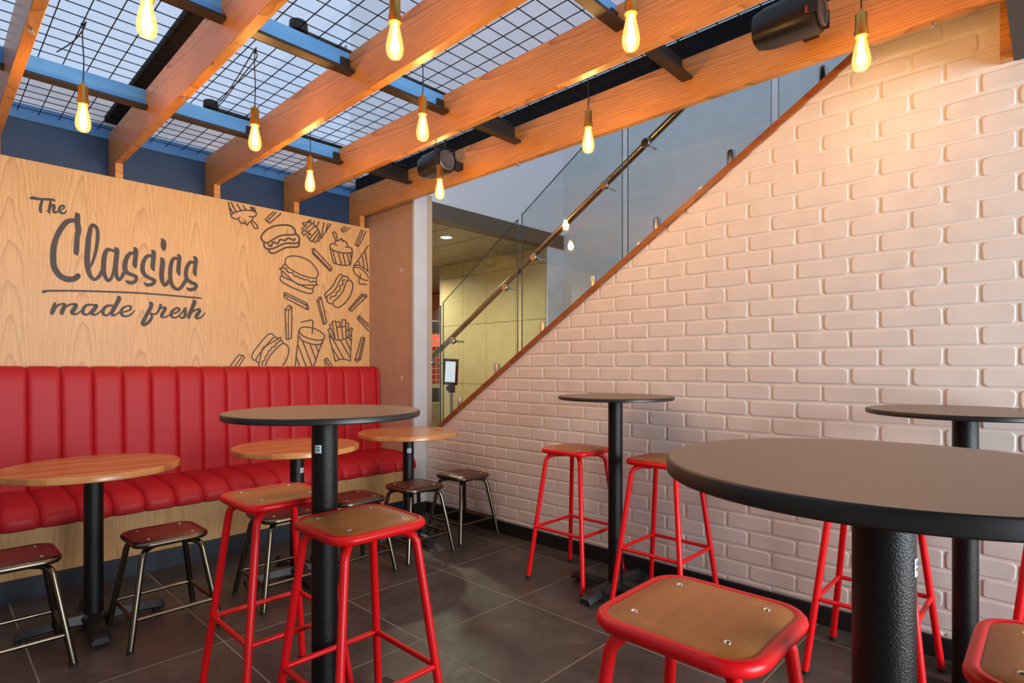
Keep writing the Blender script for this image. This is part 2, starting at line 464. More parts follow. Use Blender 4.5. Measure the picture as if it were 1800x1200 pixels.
def clip_half(poly, fn):
    out = []
    for i in range(len(poly)):
        a, b = poly[i], poly[(i + 1) % len(poly)]; fa, fb = fn(a), fn(b)
        if fa >= 0: out.append(a)
        if (fa >= 0) != (fb >= 0):
            t = fa / (fa - fb); out.append((a[0] + (b[0] - a[0]) * t, a[1] + (b[1] - a[1]) * t))
    return out
def brick_verts(poly, tilt=(0, 0)):
    cx = sum(p[0] for p in poly) / len(poly); cy = sum(p[1] for p in poly) / len(poly)
    hw = max(abs(p[0] - cx) for p in poly) + 1e-4; hh = max(abs(p[1] - cy) for p in poly) + 1e-4
    def ins(p, d): return (cx + (p[0] - cx) * max(0.2, 1 - d / hw), cy + (p[1] - cy) * max(0.2, 1 - d / hh))
    n = len(poly)
    rings = [[(0.008, *p) for p in poly], [(-0.0005, *ins(p, 0.0018)) for p in poly], [(-0.0026, *ins(p, 0.0062)) for p in poly]]
    vs = [v for r in rings for v in r]
    fs = []
    for k in range(2):
        for i in range(n): fs.append((k * n + i, k * n + (i + 1) % n, (k + 1) * n + (i + 1) % n, (k + 1) * n + i))
    fs.append([2 * n + i for i in range(n)])
    return vs, fs
variants = []
for k in range(8):
    ol = brick_outline(BP - 0.0095, CH - 0.0095, random.Random(k)); m = MB(); m.add(*brick_verts(ol)); variants.append((ol, m.mesh('brick', 'brick_paint', smooth=False)))
bricks = []; rb = random.Random(3)
for k in range(-14, 22):
    zc = 1.23 + (k + 0.5) * CH
    for n in range(-8, 18):
        yc = 0.816 + (n + 0.5) * BP + (0.117 if k % 2 else 0.0)
        ol, me = variants[rb.randrange(8)]
        poly = [(p[0] + yc, p[1] + zc) for p in ol]
        lim = [lambda p: capz(p[0]) - 0.004 - p[1], lambda p: YT - 0.004 - p[0], lambda p: p[1] - 0.092, lambda p: ZTOP - 0.01 - p[1]]
        if max(p[0] for p in poly) < -0.35: continue
        mins = [min(f(p) for p in poly) for f in lim]; maxs = [max(f(p) for p in poly) for f in lim]
        if min(maxs) <= 0.006: continue
        cut = min(mins) < 0
        if cut:
            for f in lim: poly = clip_half(poly, f)
            if len(poly) < 3: continue
            # merge near duplicates
            q = []
            for p in poly:
                if not q or (abs(p[0] - q[-1][0]) + abs(p[1] - q[-1][1])) > 0.002: q.append(p)
            poly = q
            ar = abs(sum(poly[i][0] * poly[(i + 1) % len(poly)][1] - poly[(i + 1) % len(poly)][0] * poly[i][1] for i in range(len(poly)))) / 2
            if ar < 0.0006: continue
        d = Vector((XB, yc, 0)).dot(FWD)
        lat = Vector((XB, yc, 0)).dot(RGT)
        vis = d > 0.3 and abs(lat / d * F) < 960 and zc < 2.62
        bricks.append((vis, -d, yc, zc, cut, poly, me))
bricks.sort(key=lambda b: (not b[0], -b[1]))
rest = MB()
for i, (vis, _, yc, zc, cut, poly, me) in enumerate(bricks):
    if i < 300:
        if cut:
            pl = [(p[0] - yc, p[1] - zc) for p in poly]; m = MB(); m.add(*brick_verts(pl)); me = m.mesh('brick', 'brick_paint')
        link('brick', me, wr, (XB + 0.002, yc, zc))
    else:
        vs, fs = brick_verts(poly); rest.add([(v[0] + XB + 0.002, v[1], v[2]) for v in vs], fs)
if rest.v: tag(rest.build('brick_rest', 'brick_paint', wr), kind='stuff')
# timber capping on the rake
sl = math.atan(0.638); cth = 0.028
cpoly = [(YT, capz(YT) - 0.004), (YT, capz(YT) + cth / math.cos(sl)), (Yk, ZTOP + cth / math.cos(sl)), (Yk, ZTOP - 0.004)]
tag(MB().prism(cpoly, lambda p: (XB - 0.016, p[0], p[1]), lambda p: (XB + 0.165, p[0], p[1])).build('trim_3', 'cap_wood'), 'reddish brown timber capping on the raking top of the brick wall', 'capping', kind='structure')

# ---- header and low dark ceiling behind the camera side, other walls
tag(MB().box(-3.2, 7.4, -4.0, 0.125, 2.44, 2.50).build('ceiling_low', 'black_gloss'), 'low dark ceiling over the counter side of the room', 'ceiling', kind='structure')
tag(MB().box(-3.2, 3.0, 0.045, 0.125, 2.50, 3.16).build('wall_header', 'atrium_white'), 'header wall above the ends of the timber beams', 'wall', kind='structure')
tag(MB().box(2.955, 2.999, 0.126, 0.165, 2.44, 2.86).build('trim_4', 'oak_beam'), 'upright timber strip on the brick wall at the end of the last beam', 'trim', kind='structure')
tag(MB().box(-3.32, -3.2, -4.0, YD + 0.12, 0, 3.6).build('wall_far_side', 'beige'), 'beige side wall beyond the left edge of the room', 'wall', kind='structure')
wb_ = MB(); wb_.box(-3.2, -1.5, -4.1, -4.0, 0, 2.5); wb_.box(3.3, 7.4, -4.1, -4.0, 0, 2.5); wb_.box(-1.5, 3.3, -4.1, -4.0, 0, 0.25); wb_.box(-1.5, 3.3, -4.1, -4.0, 2.42, 2.5)
tag(wb_.build('wall_front', 'beige'), 'front wall around the shopfront glazing', 'wall', kind='structure')
wf = MB()
for x in (-1.5, 0.1, 1.7, 3.26): wf.box(x, x + 0.04, -4.07, -4.03, 0.25, 2.42)
wf.box(-1.5, 3.3, -4.07, -4.03, 0.25, 0.29); wf.box(-1.5, 3.3, -4.07, -4.03, 2.38, 2.42)
w1 = tag(wf.build('window_1', 'black_metal'), 'black framed shopfront window', 'window', kind='structure')
for x in (-1.46, 0.14, 1.74): MB().box(x, x + 1.55, -4.053, -4.047, 0.29, 2.38).build('pane', 'window_glass', w1)
# roof sheets
tag(MB().box(-3.2, 2.92, 0.125, YD + 0.02, 3.16, 3.172).build('ceiling', 'roof_sheet'), 'pale translucent roof sheet above the wire mesh', 'ceiling', kind='structure')
tag(MB().box(2.86, 2.92, 0.125, YD + 0.12, 3.172, 4.7).build('wall_upstand', 'atrium_white'), 'white upstand between the low roof and the stairwell', 'wall', kind='structure')
tag(MB().box(2.86, 7.4, -4.0, 9.6, 4.70, 4.712).build('ceiling_stairwell', 'roof_sheet'), 'pale translucent roof over the stairwell', 'ceiling', kind='structure')
# black steel fascia above the last beam
tag(MB().box(2.845, 2.90, 0.13, YD, 2.655, 2.99).build('trim_5', 'black_matte'), 'black steel fascia beam beside the last timber beam', 'fascia', kind='structure')

# ---- stair flight behind the brick wall
st = tag(MB().box(3.16, 4.42, 0.05, 0.15, 0.0, 2.2).build('floor_stairs', 'stair_grey'), 'flight of stairs hidden behind the brick wall', 'stairs', kind='structure')
for k in range(13):
    y1 = 3.75 - 0.267 * k
    MB().box(3.16, 4.42, y1 - 0.29, y1, 0.17 * k, 0.17 * (k + 1) - 0.0).build('step', 'charcoal', st)

# ---- lobby beyond the stairs
YB = 4.48
tag(MB().box(3.02, 5.62, YB, YB + 0.10, 2.87, 4.72).build('wall_atrium', 'atrium_white'), 'tall pale blue white wall above the lobby bulkhead', 'wall', kind='structure')
tag(MB().box(3.02, 5.6, YB - 0.01, YB + 0.10, 2.70, 2.87).build('trim_6', 'bulkhead_brown'), 'dark brown bulkhead edge over the lobby ceiling', 'bulkhead', kind='structure')
tag(MB().box(5.6, 5.72, -4.0, YB + 0.1, 0, 4.72).build('wall_stairwell', 'stair_grey'), 'blue grey wall on the far side of the stairs', 'wall', kind='structure')
wy = tag(MB().box(5.30, 5.60, YB + 0.02, 6.5, 0, 2.70).build('wall_lobby', 'lobby_dark'), 'yellow panelled lobby wall seen through the stair glass', 'wall', kind='structure')
tag(MB().box(5.30, 5.602, YB, YB + 0.02, 0, 2.70).build('trim_7', 'stair_grey'), 'blue grey end face of the lobby wall', 'trim', kind='structure')
ys = [YB + 0.02, 5.0, 5.55, 6.02, 6.5]; zs = [0.0, 1.0, 1.82, 2.50, 2.70]
for a in range(4):
    for b in range(4):
        MB().box(5.288, 5.30, ys[a] + 0.003, ys[a + 1] - 0.003, zs[b] + 0.003, zs[b + 1] - 0.003).build('panel', 'lobby_panel', wy)
tag(MB().box(5.286, 5.31, 6.5, 6.53, 0, 2.70).build('trim_8', 'grey_metal'), 'metal corner strip at the end of the lobby wall', 'trim', kind='structure')
lc = tag(MB().box(3.0, 7.4, YB + 0.1, 9.6, 2.715, 2.74).build('ceiling_lobby', 'lobby_dark'), 'slotted metal tile ceiling of the lobby', 'ceiling', kind='structure')
tm = MB().box(-0.257, 0.257, -0.492, 0.492, -0.012, 0.012).mesh('ceiling_tile', 'slot_tile')
for i in range(0, 7):
    for j in range(0, 5):
        link('ceiling_tile', tm, lc, (3.35 + 0.53 * i + 0.265, 4.585 + 0.5 + 1.0 * j, 2.712))
tag(MB().box(3.0, 7.4, 9.5, 9.6, 0, 2.72).build('wall_lobby_back', 'lobby_panel'), 'yellowish back wall of the lobby', 'wall', kind='structure')
tag(MB().box(7.3, 7.4, 4.5, 9.6, 0, 2.72).build('wall_lobby_side', 'lobby_panel'), 'yellowish side wall of the lobby', 'wall', kind='structure')
tag(MB().box(3.004, 3.06, 3.885, 9.5, 0, 2.70).build('wall_lobby_near', 'beige'), 'lobby wall behind the concrete panel', 'wall', kind='structure')
def downlight(x, y, label, power):
    o = empty('downlight', (x, y, 2.70)); tag(o, label, 'downlight', 'lobby downlights')
    MB().lathe([(0.062, -0.006), (0.085, -0.006), (0.085, 0.0), (0.062, 0.0)], 24, caps=False).build('trim_ring', 'white_paint', o, smooth=True)
    MB().lathe([(0.0, -0.003), (0.06, -0.003), (0.06, -0.001), (0, -0.001)], 24).build('lens', 'downlight_emit', o)
    d = bpy.data.lights.new('downlight_lamp', 'SPOT'); d.energy = power; d.color = (1.0, 0.89, 0.62); d.spot_size = math.radians(160); d.spot_blend = 0.8; d.shadow_soft_size = 0.05
    l = bpy.data.objects.new('downlight_lamp', d); COL.objects.link(l); l.parent = o; l.location = (0, 0, -0.02)
downlight(4.14, 5.0, 'round ceiling downlight glowing in the lobby ceiling near the bulkhead', 145)
downlight(4.6, 6.6, 'added unseen ceiling downlight deeper in the lobby beyond the first one', 145)  # out of view, added to light the lobby
downlight(6.3, 7.6, 'added unseen ceiling downlight in front of the red display cabinet', 110)  # also unseen, added for light at the lobby's far end

# ------------------------------------------------------------------ lettering and drawings printed on the oak wall
LAY = [0]
def ribbon(mb, pts, tf):
    """pts: (x,y,w) in a local drawing frame; tf=(x0,y0,scale) -> photo px -> wall plane"""
    x0, y0, sc = tf
    P = [(x0 + p[0] / sc, y0 + p[1] / sc, p[2] / sc / 2) for p in pts]
    LAY[0] += 1; lay = LAY[0] % 90
    def pr(x, y, i=0):
        q = onY(x, y, YA); return (q.x, YA - 0.0010 - lay * 0.00003 - i * 1e-7, q.z)
    L, R = [], []
    for i in range(len(P)):
        a = P[max(i - 1, 0)]; b = P[min(i + 1, len(P) - 1)]
        dx, dy = b[0] - a[0], b[1] - a[1]; l = math.hypot(dx, dy) or 1; nx, ny = -dy / l, dx / l
        L.append(pr(P[i][0] + nx * P[i][2], P[i][1] + ny * P[i][2], i)); R.append(pr(P[i][0] - nx * P[i][2], P[i][1] - ny * P[i][2], i))
    n = len(P)
    mb.add(L + R, [(i, i + 1, n + i + 1, n + i) for i in range(n - 1)])
    for e in (0, n - 1):
        x, y, w = P[e]; mb.add([pr(x + w * math.cos(2 * PI * k / 12), y + w * math.sin(2 * PI * k / 12), -100 if e else -60) for k in range(12)], [list(range(12))])
def lettering(name, label, strokes, tf_list):
    mb = MB()
    for tf, st in zip(tf_list, strokes): ribbon(mb, bez(st, 5), tf)
    o = mb.build(name, 'ink', wl, fix=False); o['label'] = label
def drawing(name, label, tf, w, smooth=(), straight=()):
    mb = MB()
    for st in smooth: ribbon(mb, bez([(x, y, w) for x, y in st], 5), tf)
    for st in straight:
        for a, b in zip(st, st[1:]): ribbon(mb, [(*a, w), (*b, w)], tf)
    o = mb.build(name, 'ink_line', wl, fix=False); o['label'] = label
A = (40, 330, 6.667); B = (140, 380, 10.0); Cc = (240, 400, 9.231); Dm = (60, 500, 10.588); En = (220, 500, 12.0)
the = [[(90, 120, 26), (115, 118, 38), (150, 124, 36), (200, 132, 30), (300, 136, 30), (350, 140, 30), (372, 150, 26)],
       [(228, 150, 30), (215, 190, 36), (206, 240, 40), (210, 275, 36), (222, 292, 14)],
       [(328, 152, 24), (322, 190, 34), (312, 250, 38), (308, 280, 34), (318, 303, 12)], [(286, 274, 16), (310, 262, 24)],
       [(315, 258, 20), (338, 215, 22), (364, 202, 30), (368, 232, 36), (360, 268, 36), (380, 290, 28), (418, 272, 18)],
       [(418, 264, 16), (462, 252, 18), (488, 226, 24), (468, 208, 26), (438, 226, 32), (428, 262, 36), (446, 292, 30), (486, 298, 24), (512, 266, 14)]]
cla_A = [[(620, 300, 24), (640, 322, 62), (640, 345, 68), (640, 420, 70), (652, 500, 70), (638, 580, 64), (630, 700, 66), (628, 755, 66), (634, 775, 40)],
         [(630, 385, 46), (560, 384, 54), (500, 412, 66), (435, 500, 70), (388, 600, 70), (362, 700, 74), (357, 800, 76), (362, 900, 74), (392, 978, 72), (450, 1040, 68), (520, 1070, 70), (590, 1068, 68), (640, 1042, 66), (648, 1032, 64)]]
cla_B = [[(195, 880, 44), (236, 780, 54), (276, 650, 60), (303, 500, 66), (318, 350, 70), (314, 260, 66), (288, 190, 62), (235, 155, 62), (200, 185, 72), (176, 280, 88), (156, 400, 98), (142, 550, 102), (132, 700, 102), (136, 850, 100), (152, 950, 90), (186, 1045, 76), (250, 1108, 58), (312, 1085, 64), (362, 1025, 72), (402, 950, 76)],
         [(600, 610, 50), (545, 592, 54), (485, 590, 74), (448, 655, 86), (426, 760, 94), (420, 870, 94), (424, 980, 86), (452, 1065, 70), (502, 1130, 62), (555, 1085, 58), (582, 1000, 44), (598, 900, 36)],
         [(630, 565, 50), (652, 600, 88), (648, 700, 90), (636, 800, 92), (630, 900, 90), (636, 1000, 82), (656, 1070, 68), (690, 1115, 60), (738, 1070, 64), (775, 1000, 70), (800, 960, 60)],
         [(962, 560, 44), (985, 600, 84), (982, 720, 84), (970, 820, 88), (975, 870, 78), (985, 895, 46)],
         [(960, 652, 52), (892, 652, 66), (842, 705, 82), (806, 790, 90), (792, 880, 92), (804, 955, 88), (860, 1005, 70), (930, 1032, 64), (988, 1062, 66), (998, 1098, 66), (965, 1150, 68), (900, 1170, 66), (840, 1152, 58), (815, 1132, 26)]]
cla_C = [[(250, 372, 36), (275, 405, 76), (272, 520, 76), (262, 620, 80), (268, 660, 68), (280, 688, 36)],
         [(250, 465, 46), (182, 458, 58), (132, 512, 70), (102, 600, 76), (97, 680, 78), (122, 750, 72), (182, 802, 60), (250, 835, 58), (292, 858, 58), (278, 898, 62), (230, 925, 60), (168, 928, 54), (126, 896, 26)],
         [(405, 188, 30), (432, 225, 84), (438, 275, 98), (440, 320, 86), (448, 360, 50), (456, 376, 16)],
         [(390, 495, 30), (420, 530, 76), (416, 640, 84), (406, 740, 82), (410, 830, 78), (432, 900, 60), (456, 937, 48), (492, 910, 56), (522, 855, 60)],
         [(670, 442, 32), (693, 475, 68), (688, 580, 70), (678, 680, 72), (686, 735, 62), (698, 768, 30)],
         [(672, 505, 42), (602, 502, 58), (566, 570, 68), (549, 670, 72), (546, 780, 70), (556, 870, 68), (582, 940, 64), (632, 990, 56), (682, 998, 54), (732, 958, 58), (782, 880, 62), (820, 825, 58)],
         [(932, 474, 34), (957, 508, 70), (955, 600, 66), (945, 700, 68), (950, 745, 60), (964, 778, 32)],
         [(930, 568, 40), (872, 562, 56), (832, 612, 66), (806, 690, 70), (801, 770, 70), (822, 840, 66), (882, 885, 58), (942, 912, 58), (968, 942, 58), (952, 980, 62), (905, 1003, 58), (852, 1003, 54), (820, 980, 26)]]
lettering('lettering', 'the word The in brown script', the, [A] * len(the))
lettering('lettering', 'the large word Classics in brown script', cla_A + cla_B + cla_C, [A] * len(cla_A) + [B] * len(cla_B) + [Cc] * len(cla_C))
und = [(60 + 158 / 10.588, 500 + 128 / 10.588, 3.0), (76.6, 512.8, 5.2), (80.5, 511.6, 4.4), (92, 510.9, 3.6), (145, 511.2, 3.4), (230, 514.1, 3.2), (270, 516.7, 2.9), (312, 520.2, 3.0), (345, 523.2, 3.0), (354, 524.2, 2.2)]
lettering('underline', 'brown brush line under the word Classics', [und], [(0, 0, 1.0)])
made = [[(380, 345, 40), (384, 375, 80), (365, 440, 92), (345, 490, 92), (332, 530, 74)],
        [(395, 440, 30), (455, 382, 38), (525, 358, 40), (562, 372, 64), (562, 405, 74), (532, 470, 88), (516, 528, 80)],
        [(545, 460, 36), (625, 392, 40), (705, 366, 42), (772, 376, 62), (772, 412, 78), (735, 468, 86), (706, 515, 80), (730, 548, 48), (790, 545, 36), (850, 510, 30), (890, 470, 28)],
        [(1105, 385, 40), (1040, 374, 40), (980, 386, 50), (932, 424, 62), (908, 480, 68), (912, 528, 62), (952, 560, 42), (1002, 552, 38), (1050, 505, 40)],
        [(1135, 374, 34), (1158, 396, 70), (1125, 448, 80), (1086, 500, 80), (1076, 540, 64), (1120, 562, 40), (1175, 545, 34), (1225, 505, 30), (1260, 470, 26)],
        [(1475, 395, 40), (1412, 388, 42), (1352, 402, 54), (1304, 442, 62), (1278, 500, 68), (1288, 545, 58), (1322, 572, 42), (1372, 564, 38), (1425, 515, 40)],
        [(1560, 225, 44), (1580, 255, 84), (1560, 310, 84), (1520, 385, 80), (1478, 455, 80), (1446, 525, 74), (1462, 570, 46), (1522, 558, 36), (1585, 510, 30)]]
fresh = [[(-110, 592, 32), (-10, 572, 36), (70, 547, 42), (122, 505, 52), (112, 458, 46), (50, 452, 36), (-30, 482, 50), (-80, 540, 64), (-86, 600, 68), (-60, 648, 58), (0, 668, 46), (70, 658, 42), (130, 622, 40), (204, 545, 22)],
         [(530, 385, 60), (552, 415, 88), (535, 490, 84), (485, 580, 82), (434, 680, 82), (385, 770, 86), (366, 825, 80), (400, 850, 56), (460, 822, 66), (522, 758, 68), (562, 690, 58), (556, 640, 46), (530, 612, 36)],
         [(515, 590, 30), (570, 617, 36), (640, 620, 42), (692, 570, 50), (728, 500, 56), (748, 440, 66), (738, 420, 36)],
         [(755, 500, 44), (806, 484, 44), (846, 494, 58), (842, 522, 68), (806, 580, 74), (772, 640, 74), (764, 672, 62), (802, 690, 40), (862, 680, 36), (930, 640, 32)],
         [(935, 642, 34), (1020, 608, 36), (1100, 578, 42), (1142, 535, 48), (1130, 500, 44), (1072, 502, 46), (1005, 545, 60), (968, 610, 68), (978, 668, 58), (1030, 698, 40), (1092, 684, 36), (1150, 640, 38), (1212, 570, 40), (1258, 508, 40)],
         [(1300, 488, 18), (1270, 500, 44), (1266, 560, 66), (1268, 620, 70), (1252, 676, 62), (1202, 704, 44), (1160, 690, 36), (1138, 670, 20)],
         [(1440, 335, 40), (1462, 365, 82), (1436, 440, 86), (1396, 530, 82), (1356, 630, 82), (1342, 690, 72), (1345, 712, 40)],
         [(1400, 592, 38), (1460, 547, 42), (1532, 520, 46), (1572, 536, 62), (1558, 578, 74), (1514, 640, 80), (1494, 688, 68), (1532, 714, 46), (1600, 690, 38), (1650, 642, 34), (1692, 594, 18)]]
lettering('lettering', 'the words made fresh in dark brown script', made + fresh, [Dm] * len(made) + [En] * len(fresh))
T6 = (395, 345, 11.43); T7 = (520, 370, 8.571); T8 = (480, 445, 13.33); U1 = (540, 460, 12); U2 = (485, 500, 10.91); U3 = (400, 550, 12); U4 = (510, 555, 13.33); U5 = (565, 545, 12)
drawing('sundae_drawing', 'upside down sundae outline at the top of the oak wall', T6, 27,
  [[(130, 375), (200, 325), (300, 295), (430, 280), (540, 290), (615, 310)],
   [(125, 370), (135, 410), (190, 450), (270, 460), (300, 510), (350, 545), (410, 540), (430, 570), (460, 575), (470, 540), (520, 500), (560, 470), (560, 425), (610, 400), (635, 350), (615, 310)],
   [(270, 460), (280, 430), (300, 425)], [(560, 425), (530, 405), (490, 405)], [(520, 510), (570, 590), (600, 640), (640, 648), (665, 620), (640, 570), (560, 495)]],
  [[(75, 122), (95, 230), (125, 370)], [(585, 225), (620, 310)], [(100, 230), (165, 330)], [(130, 128), (225, 310)], [(245, 155), (325, 285)], [(365, 185), (425, 275)], [(515, 210), (545, 280)], [(545, 218), (580, 290)], [(410, 540), (410, 500)]])
drawing('fry_drawing', 'single french fry outline beside the upside down sundae', T6, 27, [], [[(975, 310), (815, 465), (850, 505), (900, 540), (1130, 345)], [(1030, 322), (850, 505)]])
drawing('hot_dog_drawing', 'hot dog outline near the top of the oak wall', T6, 34,
  [[(780, 910), (735, 860), (740, 790), (820, 690), (940, 620), (1060, 585), (1200, 575), (1310, 590), (1390, 650), (1420, 730), (1400, 765), (1330, 775), (1200, 775), (1080, 805), (980, 860), (900, 910), (830, 935), (780, 910)],
   [(1420, 745), (1480, 800), (1500, 870), (1480, 930)], [(785, 935), (790, 1000), (830, 1045), (890, 1060), (980, 1045), (1100, 990), (1200, 950), (1300, 940), (1400, 945), (1490, 930)],
   [(880, 1065), (890, 1110), (930, 1140), (1010, 1135), (1120, 1080), (1230, 1030), (1330, 1020), (1430, 1020), (1485, 995), (1495, 930)],
   [(870, 965), (930, 1005), (970, 920), (1060, 950), (1110, 870), (1210, 885), (1280, 840), (1380, 885), (1410, 850)]])
drawing('fries_drawing', 'tipped carton of fries outline below the fourth beam', T7, 17,
  [[(190, 175), (265, 205), (320, 265), (355, 330), (370, 410)]],
  [[(525, 205), (380, 420), (365, 400)], [(420, 182), (385, 380)], [(485, 195), (450, 310)], [(345, 168), (310, 260)], [(280, 154), (262, 205)], [(212, 142), (170, 172)], [(226, 146), (208, 182)],
   [(200, 180), (100, 185), (115, 225), (165, 210)], [(150, 235), (85, 275), (105, 300)], [(240, 200), (165, 265)], [(165, 265), (130, 300), (85, 330), (120, 375), (180, 320), (130, 300)], [(180, 320), (225, 370)], [(285, 235), (180, 330)],
   [(215, 345), (165, 380), (200, 430), (235, 400)], [(325, 290), (195, 435), (240, 470), (350, 320)], [(330, 350), (260, 460), (290, 485), (330, 440)], [(365, 345), (320, 450), (345, 465), (370, 400)]])
drawing('fry_drawing', 'short french fry outline cut by the wall top', T7, 17, [], [[(730, 240), (680, 290), (720, 330), (815, 258)], [(765, 246), (700, 310)]])
drawing('fry_drawing', 'tall french fry outline under the end beam', T7, 17, [], [[(985, 292), (895, 515), (915, 535), (945, 540), (1060, 310)], [(1015, 297), (920, 535)]])
drawing('sundae_drawing', 'upright sundae cup outline with a spoon', T7, 18,
  [[(515, 565), (580, 605), (660, 630), (740, 640), (820, 635), (850, 615)], [(560, 770), (580, 795), (680, 820), (760, 825), (820, 820)],
   [(515, 560), (515, 520), (545, 500), (580, 490), (600, 460), (650, 450), (685, 420), (700, 445), (750, 470), (780, 520), (785, 545), (830, 565), (850, 600)],
   [(585, 490), (600, 515), (620, 525)], [(785, 545), (765, 550), (750, 548)], [(605, 450), (575, 390), (555, 340), (575, 322), (600, 335), (615, 390), (630, 445)]],
  [[(515, 560), (560, 770)], [(820, 820), (850, 640), (852, 600)], [(555, 595), (605, 790)], [(635, 625), (690, 815)], [(705, 640), (750, 822)], [(770, 640), (812, 815)], [(815, 640), (830, 705)], [(700, 440), (705, 470)]])
drawing('drink_drawing', 'upturned drink cup outline cut by the concrete panel', T7, 17,
  [[(870, 840), (930, 820), (1000, 850), (1060, 895), (1092, 925)], [(870, 855), (865, 900), (910, 970), (980, 1020), (1050, 1050), (1092, 1045)], [(870, 855), (930, 855), (1000, 890), (1060, 950), (1092, 1010)]],
  [[(1090, 527), (870, 840)], [(945, 760), (965, 815)], [(1000, 690), (1025, 855)], [(1040, 620), (1085, 900)], [(975, 960), (945, 1085), (960, 1105), (1065, 1112)]])
drawing('fry_drawing', 'french fry outline between the burger and the sundae cup', T7, 17, [], [[(245, 580), (270, 570), (540, 860), (535, 895), (515, 915), (250, 645), (245, 580)], [(270, 570), (270, 640), (525, 895)], [(250, 650), (275, 635)]])
drawing('burger_drawing', 'large burger outline in the middle of the drawings', T8, 29,
  [[(280, 190), (310, 110), (400, 70), (520, 65), (680, 100), (860, 190), (980, 320), (1045, 430), (1050, 510), (1010, 570), (920, 580), (780, 550), (620, 490), (470, 410), (340, 320), (285, 250), (280, 190)],
   [(280, 260), (225, 290), (230, 340)],
   [(150, 355), (250, 345), (300, 365), (330, 420), (390, 455), (440, 450), (480, 510), (530, 545), (575, 535), (610, 575), (650, 590), (685, 585), (720, 620), (800, 620), (860, 660), (900, 680), (940, 655), (990, 680), (1040, 745)],
   [(205, 420), (195, 470), (230, 540), (330, 600), (440, 640), (560, 710), (680, 760), (800, 815), (890, 830), (940, 810), (965, 760)],
   [(205, 530), (165, 560), (170, 620), (240, 690), (400, 780), (560, 850), (720, 910), (850, 945), (910, 930), (935, 880), (920, 835)]],
  [[(1005, 590), (1020, 630), (1010, 670)], [(150, 355), (440, 630), (580, 730), (700, 745), (1040, 745)]])
drawing('hot_dog_drawing', 'tilted hot dog outline right of the large burger', U1, 25,
  [[(395, 765), (370, 710), (385, 660), (450, 600), (530, 520), (580, 430), (630, 330), (670, 280), (710, 265), (745, 290)],
   [(410, 770), (415, 730), (470, 690), (560, 620), (620, 530), (670, 420), (720, 340), (770, 305), (830, 310), (870, 365)], [(405, 770), (420, 830), (470, 880), (530, 885)],
   [(540, 870), (560, 830), (650, 750), (740, 640), (790, 520), (820, 430), (860, 395), (910, 395), (950, 450), (960, 530), (930, 650), (880, 760), (800, 860), (720, 930), (650, 965), (590, 950), (545, 905), (540, 870)],
   [(800, 385), (745, 385), (750, 430), (750, 485), (690, 500), (690, 560), (680, 610), (610, 650), (605, 700), (560, 730), (500, 730), (495, 785)]])
drawing('fry_drawing', 'french fry outline right of the tilted hot dog', U1, 24, [], [[(1145, 690), (1240, 690), (1255, 730), (930, 1045), (870, 1000), (1145, 690)], [(1145, 690), (1165, 725), (1250, 730)], [(1165, 725), (890, 1020)]])
drawing('fry_drawing', 'french fry outline directly below the large burger', U2, 22, [], [[(150, 180), (170, 150), (590, 360), (630, 455), (605, 485), (155, 240), (150, 180)], [(150, 185), (575, 395), (605, 485)], [(575, 395), (595, 365)]])
drawing('fry_drawing', 'upright french fry outline left of the drink cup', U2, 22, [], [[(170, 480), (255, 395), (305, 425), (295, 1025), (240, 1050), (195, 1045), (175, 480)], [(170, 480), (240, 490), (238, 1050)], [(240, 490), (305, 425)]])
drawing('fry_drawing', 'upright french fry outline above the fries carton', U2, 22, [], [[(785, 310), (830, 240), (865, 245), (975, 725), (935, 760), (905, 755), (785, 310)], [(785, 310), (822, 318), (935, 760)], [(822, 318), (860, 245)]])
drawing('fry_drawing', 'french fry outline just above the bench, leftmost of the drawings', U3, 25, [], [[(60, 1110), (235, 880), (320, 890), (360, 935), (245, 1110)], [(320, 890), (165, 1110)]])
drawing('burger_drawing', 'tilted burger outline half hidden behind the bench', U3, 26,
  [[(590, 995), (540, 985), (510, 930), (530, 850), (620, 720), (740, 570), (850, 460), (920, 435), (970, 465), (985, 500)], [(655, 1060), (605, 1010), (610, 950), (680, 850), (760, 750), (850, 640), (930, 550), (990, 510), (1040, 520), (1060, 555)],
   [(735, 1105), (735, 1030), (790, 980), (800, 920), (850, 860), (860, 810), (910, 780), (930, 725), (1000, 700), (1020, 640), (1070, 615), (1110, 580)], [(1110, 580), (1150, 590), (1175, 640)],
   [(795, 1105), (850, 980), (950, 830), (1080, 700), (1150, 650), (1210, 650), (1260, 690), (1290, 780), (1270, 910), (1230, 1010), (1160, 1105)]],
  [[(655, 1110), (720, 790), (760, 720), (1120, 510), (1115, 580)]])
drawing('drink_drawing', 'striped drink cup outline with a bent straw', U4, 28,
  [[(210, 350), (240, 290), (320, 262), (440, 268), (560, 295), (690, 360), (790, 440), (805, 490), (780, 550), (700, 570), (580, 560), (440, 530), (300, 470), (225, 400), (210, 350)], [(210, 480), (260, 560), (350, 610), (470, 650), (600, 675), (700, 665), (760, 630)]],
  [[(205, 340), (118, 1170)], [(800, 500), (740, 640), (552, 1170)], [(255, 150), (500, 95), (535, 130), (515, 415)], [(290, 590), (510, 1165)], [(465, 660), (595, 1015)], [(600, 680), (655, 830)], [(185, 690), (366, 1165)], [(145, 980), (220, 1165)]])
drawing('fry_drawing', 'french fry outline just above the bench below the fries carton', U4, 26, [], [[(850, 1165), (795, 1060), (815, 1010), (860, 985), (982, 1165)], [(815, 1010), (917, 1165)]])
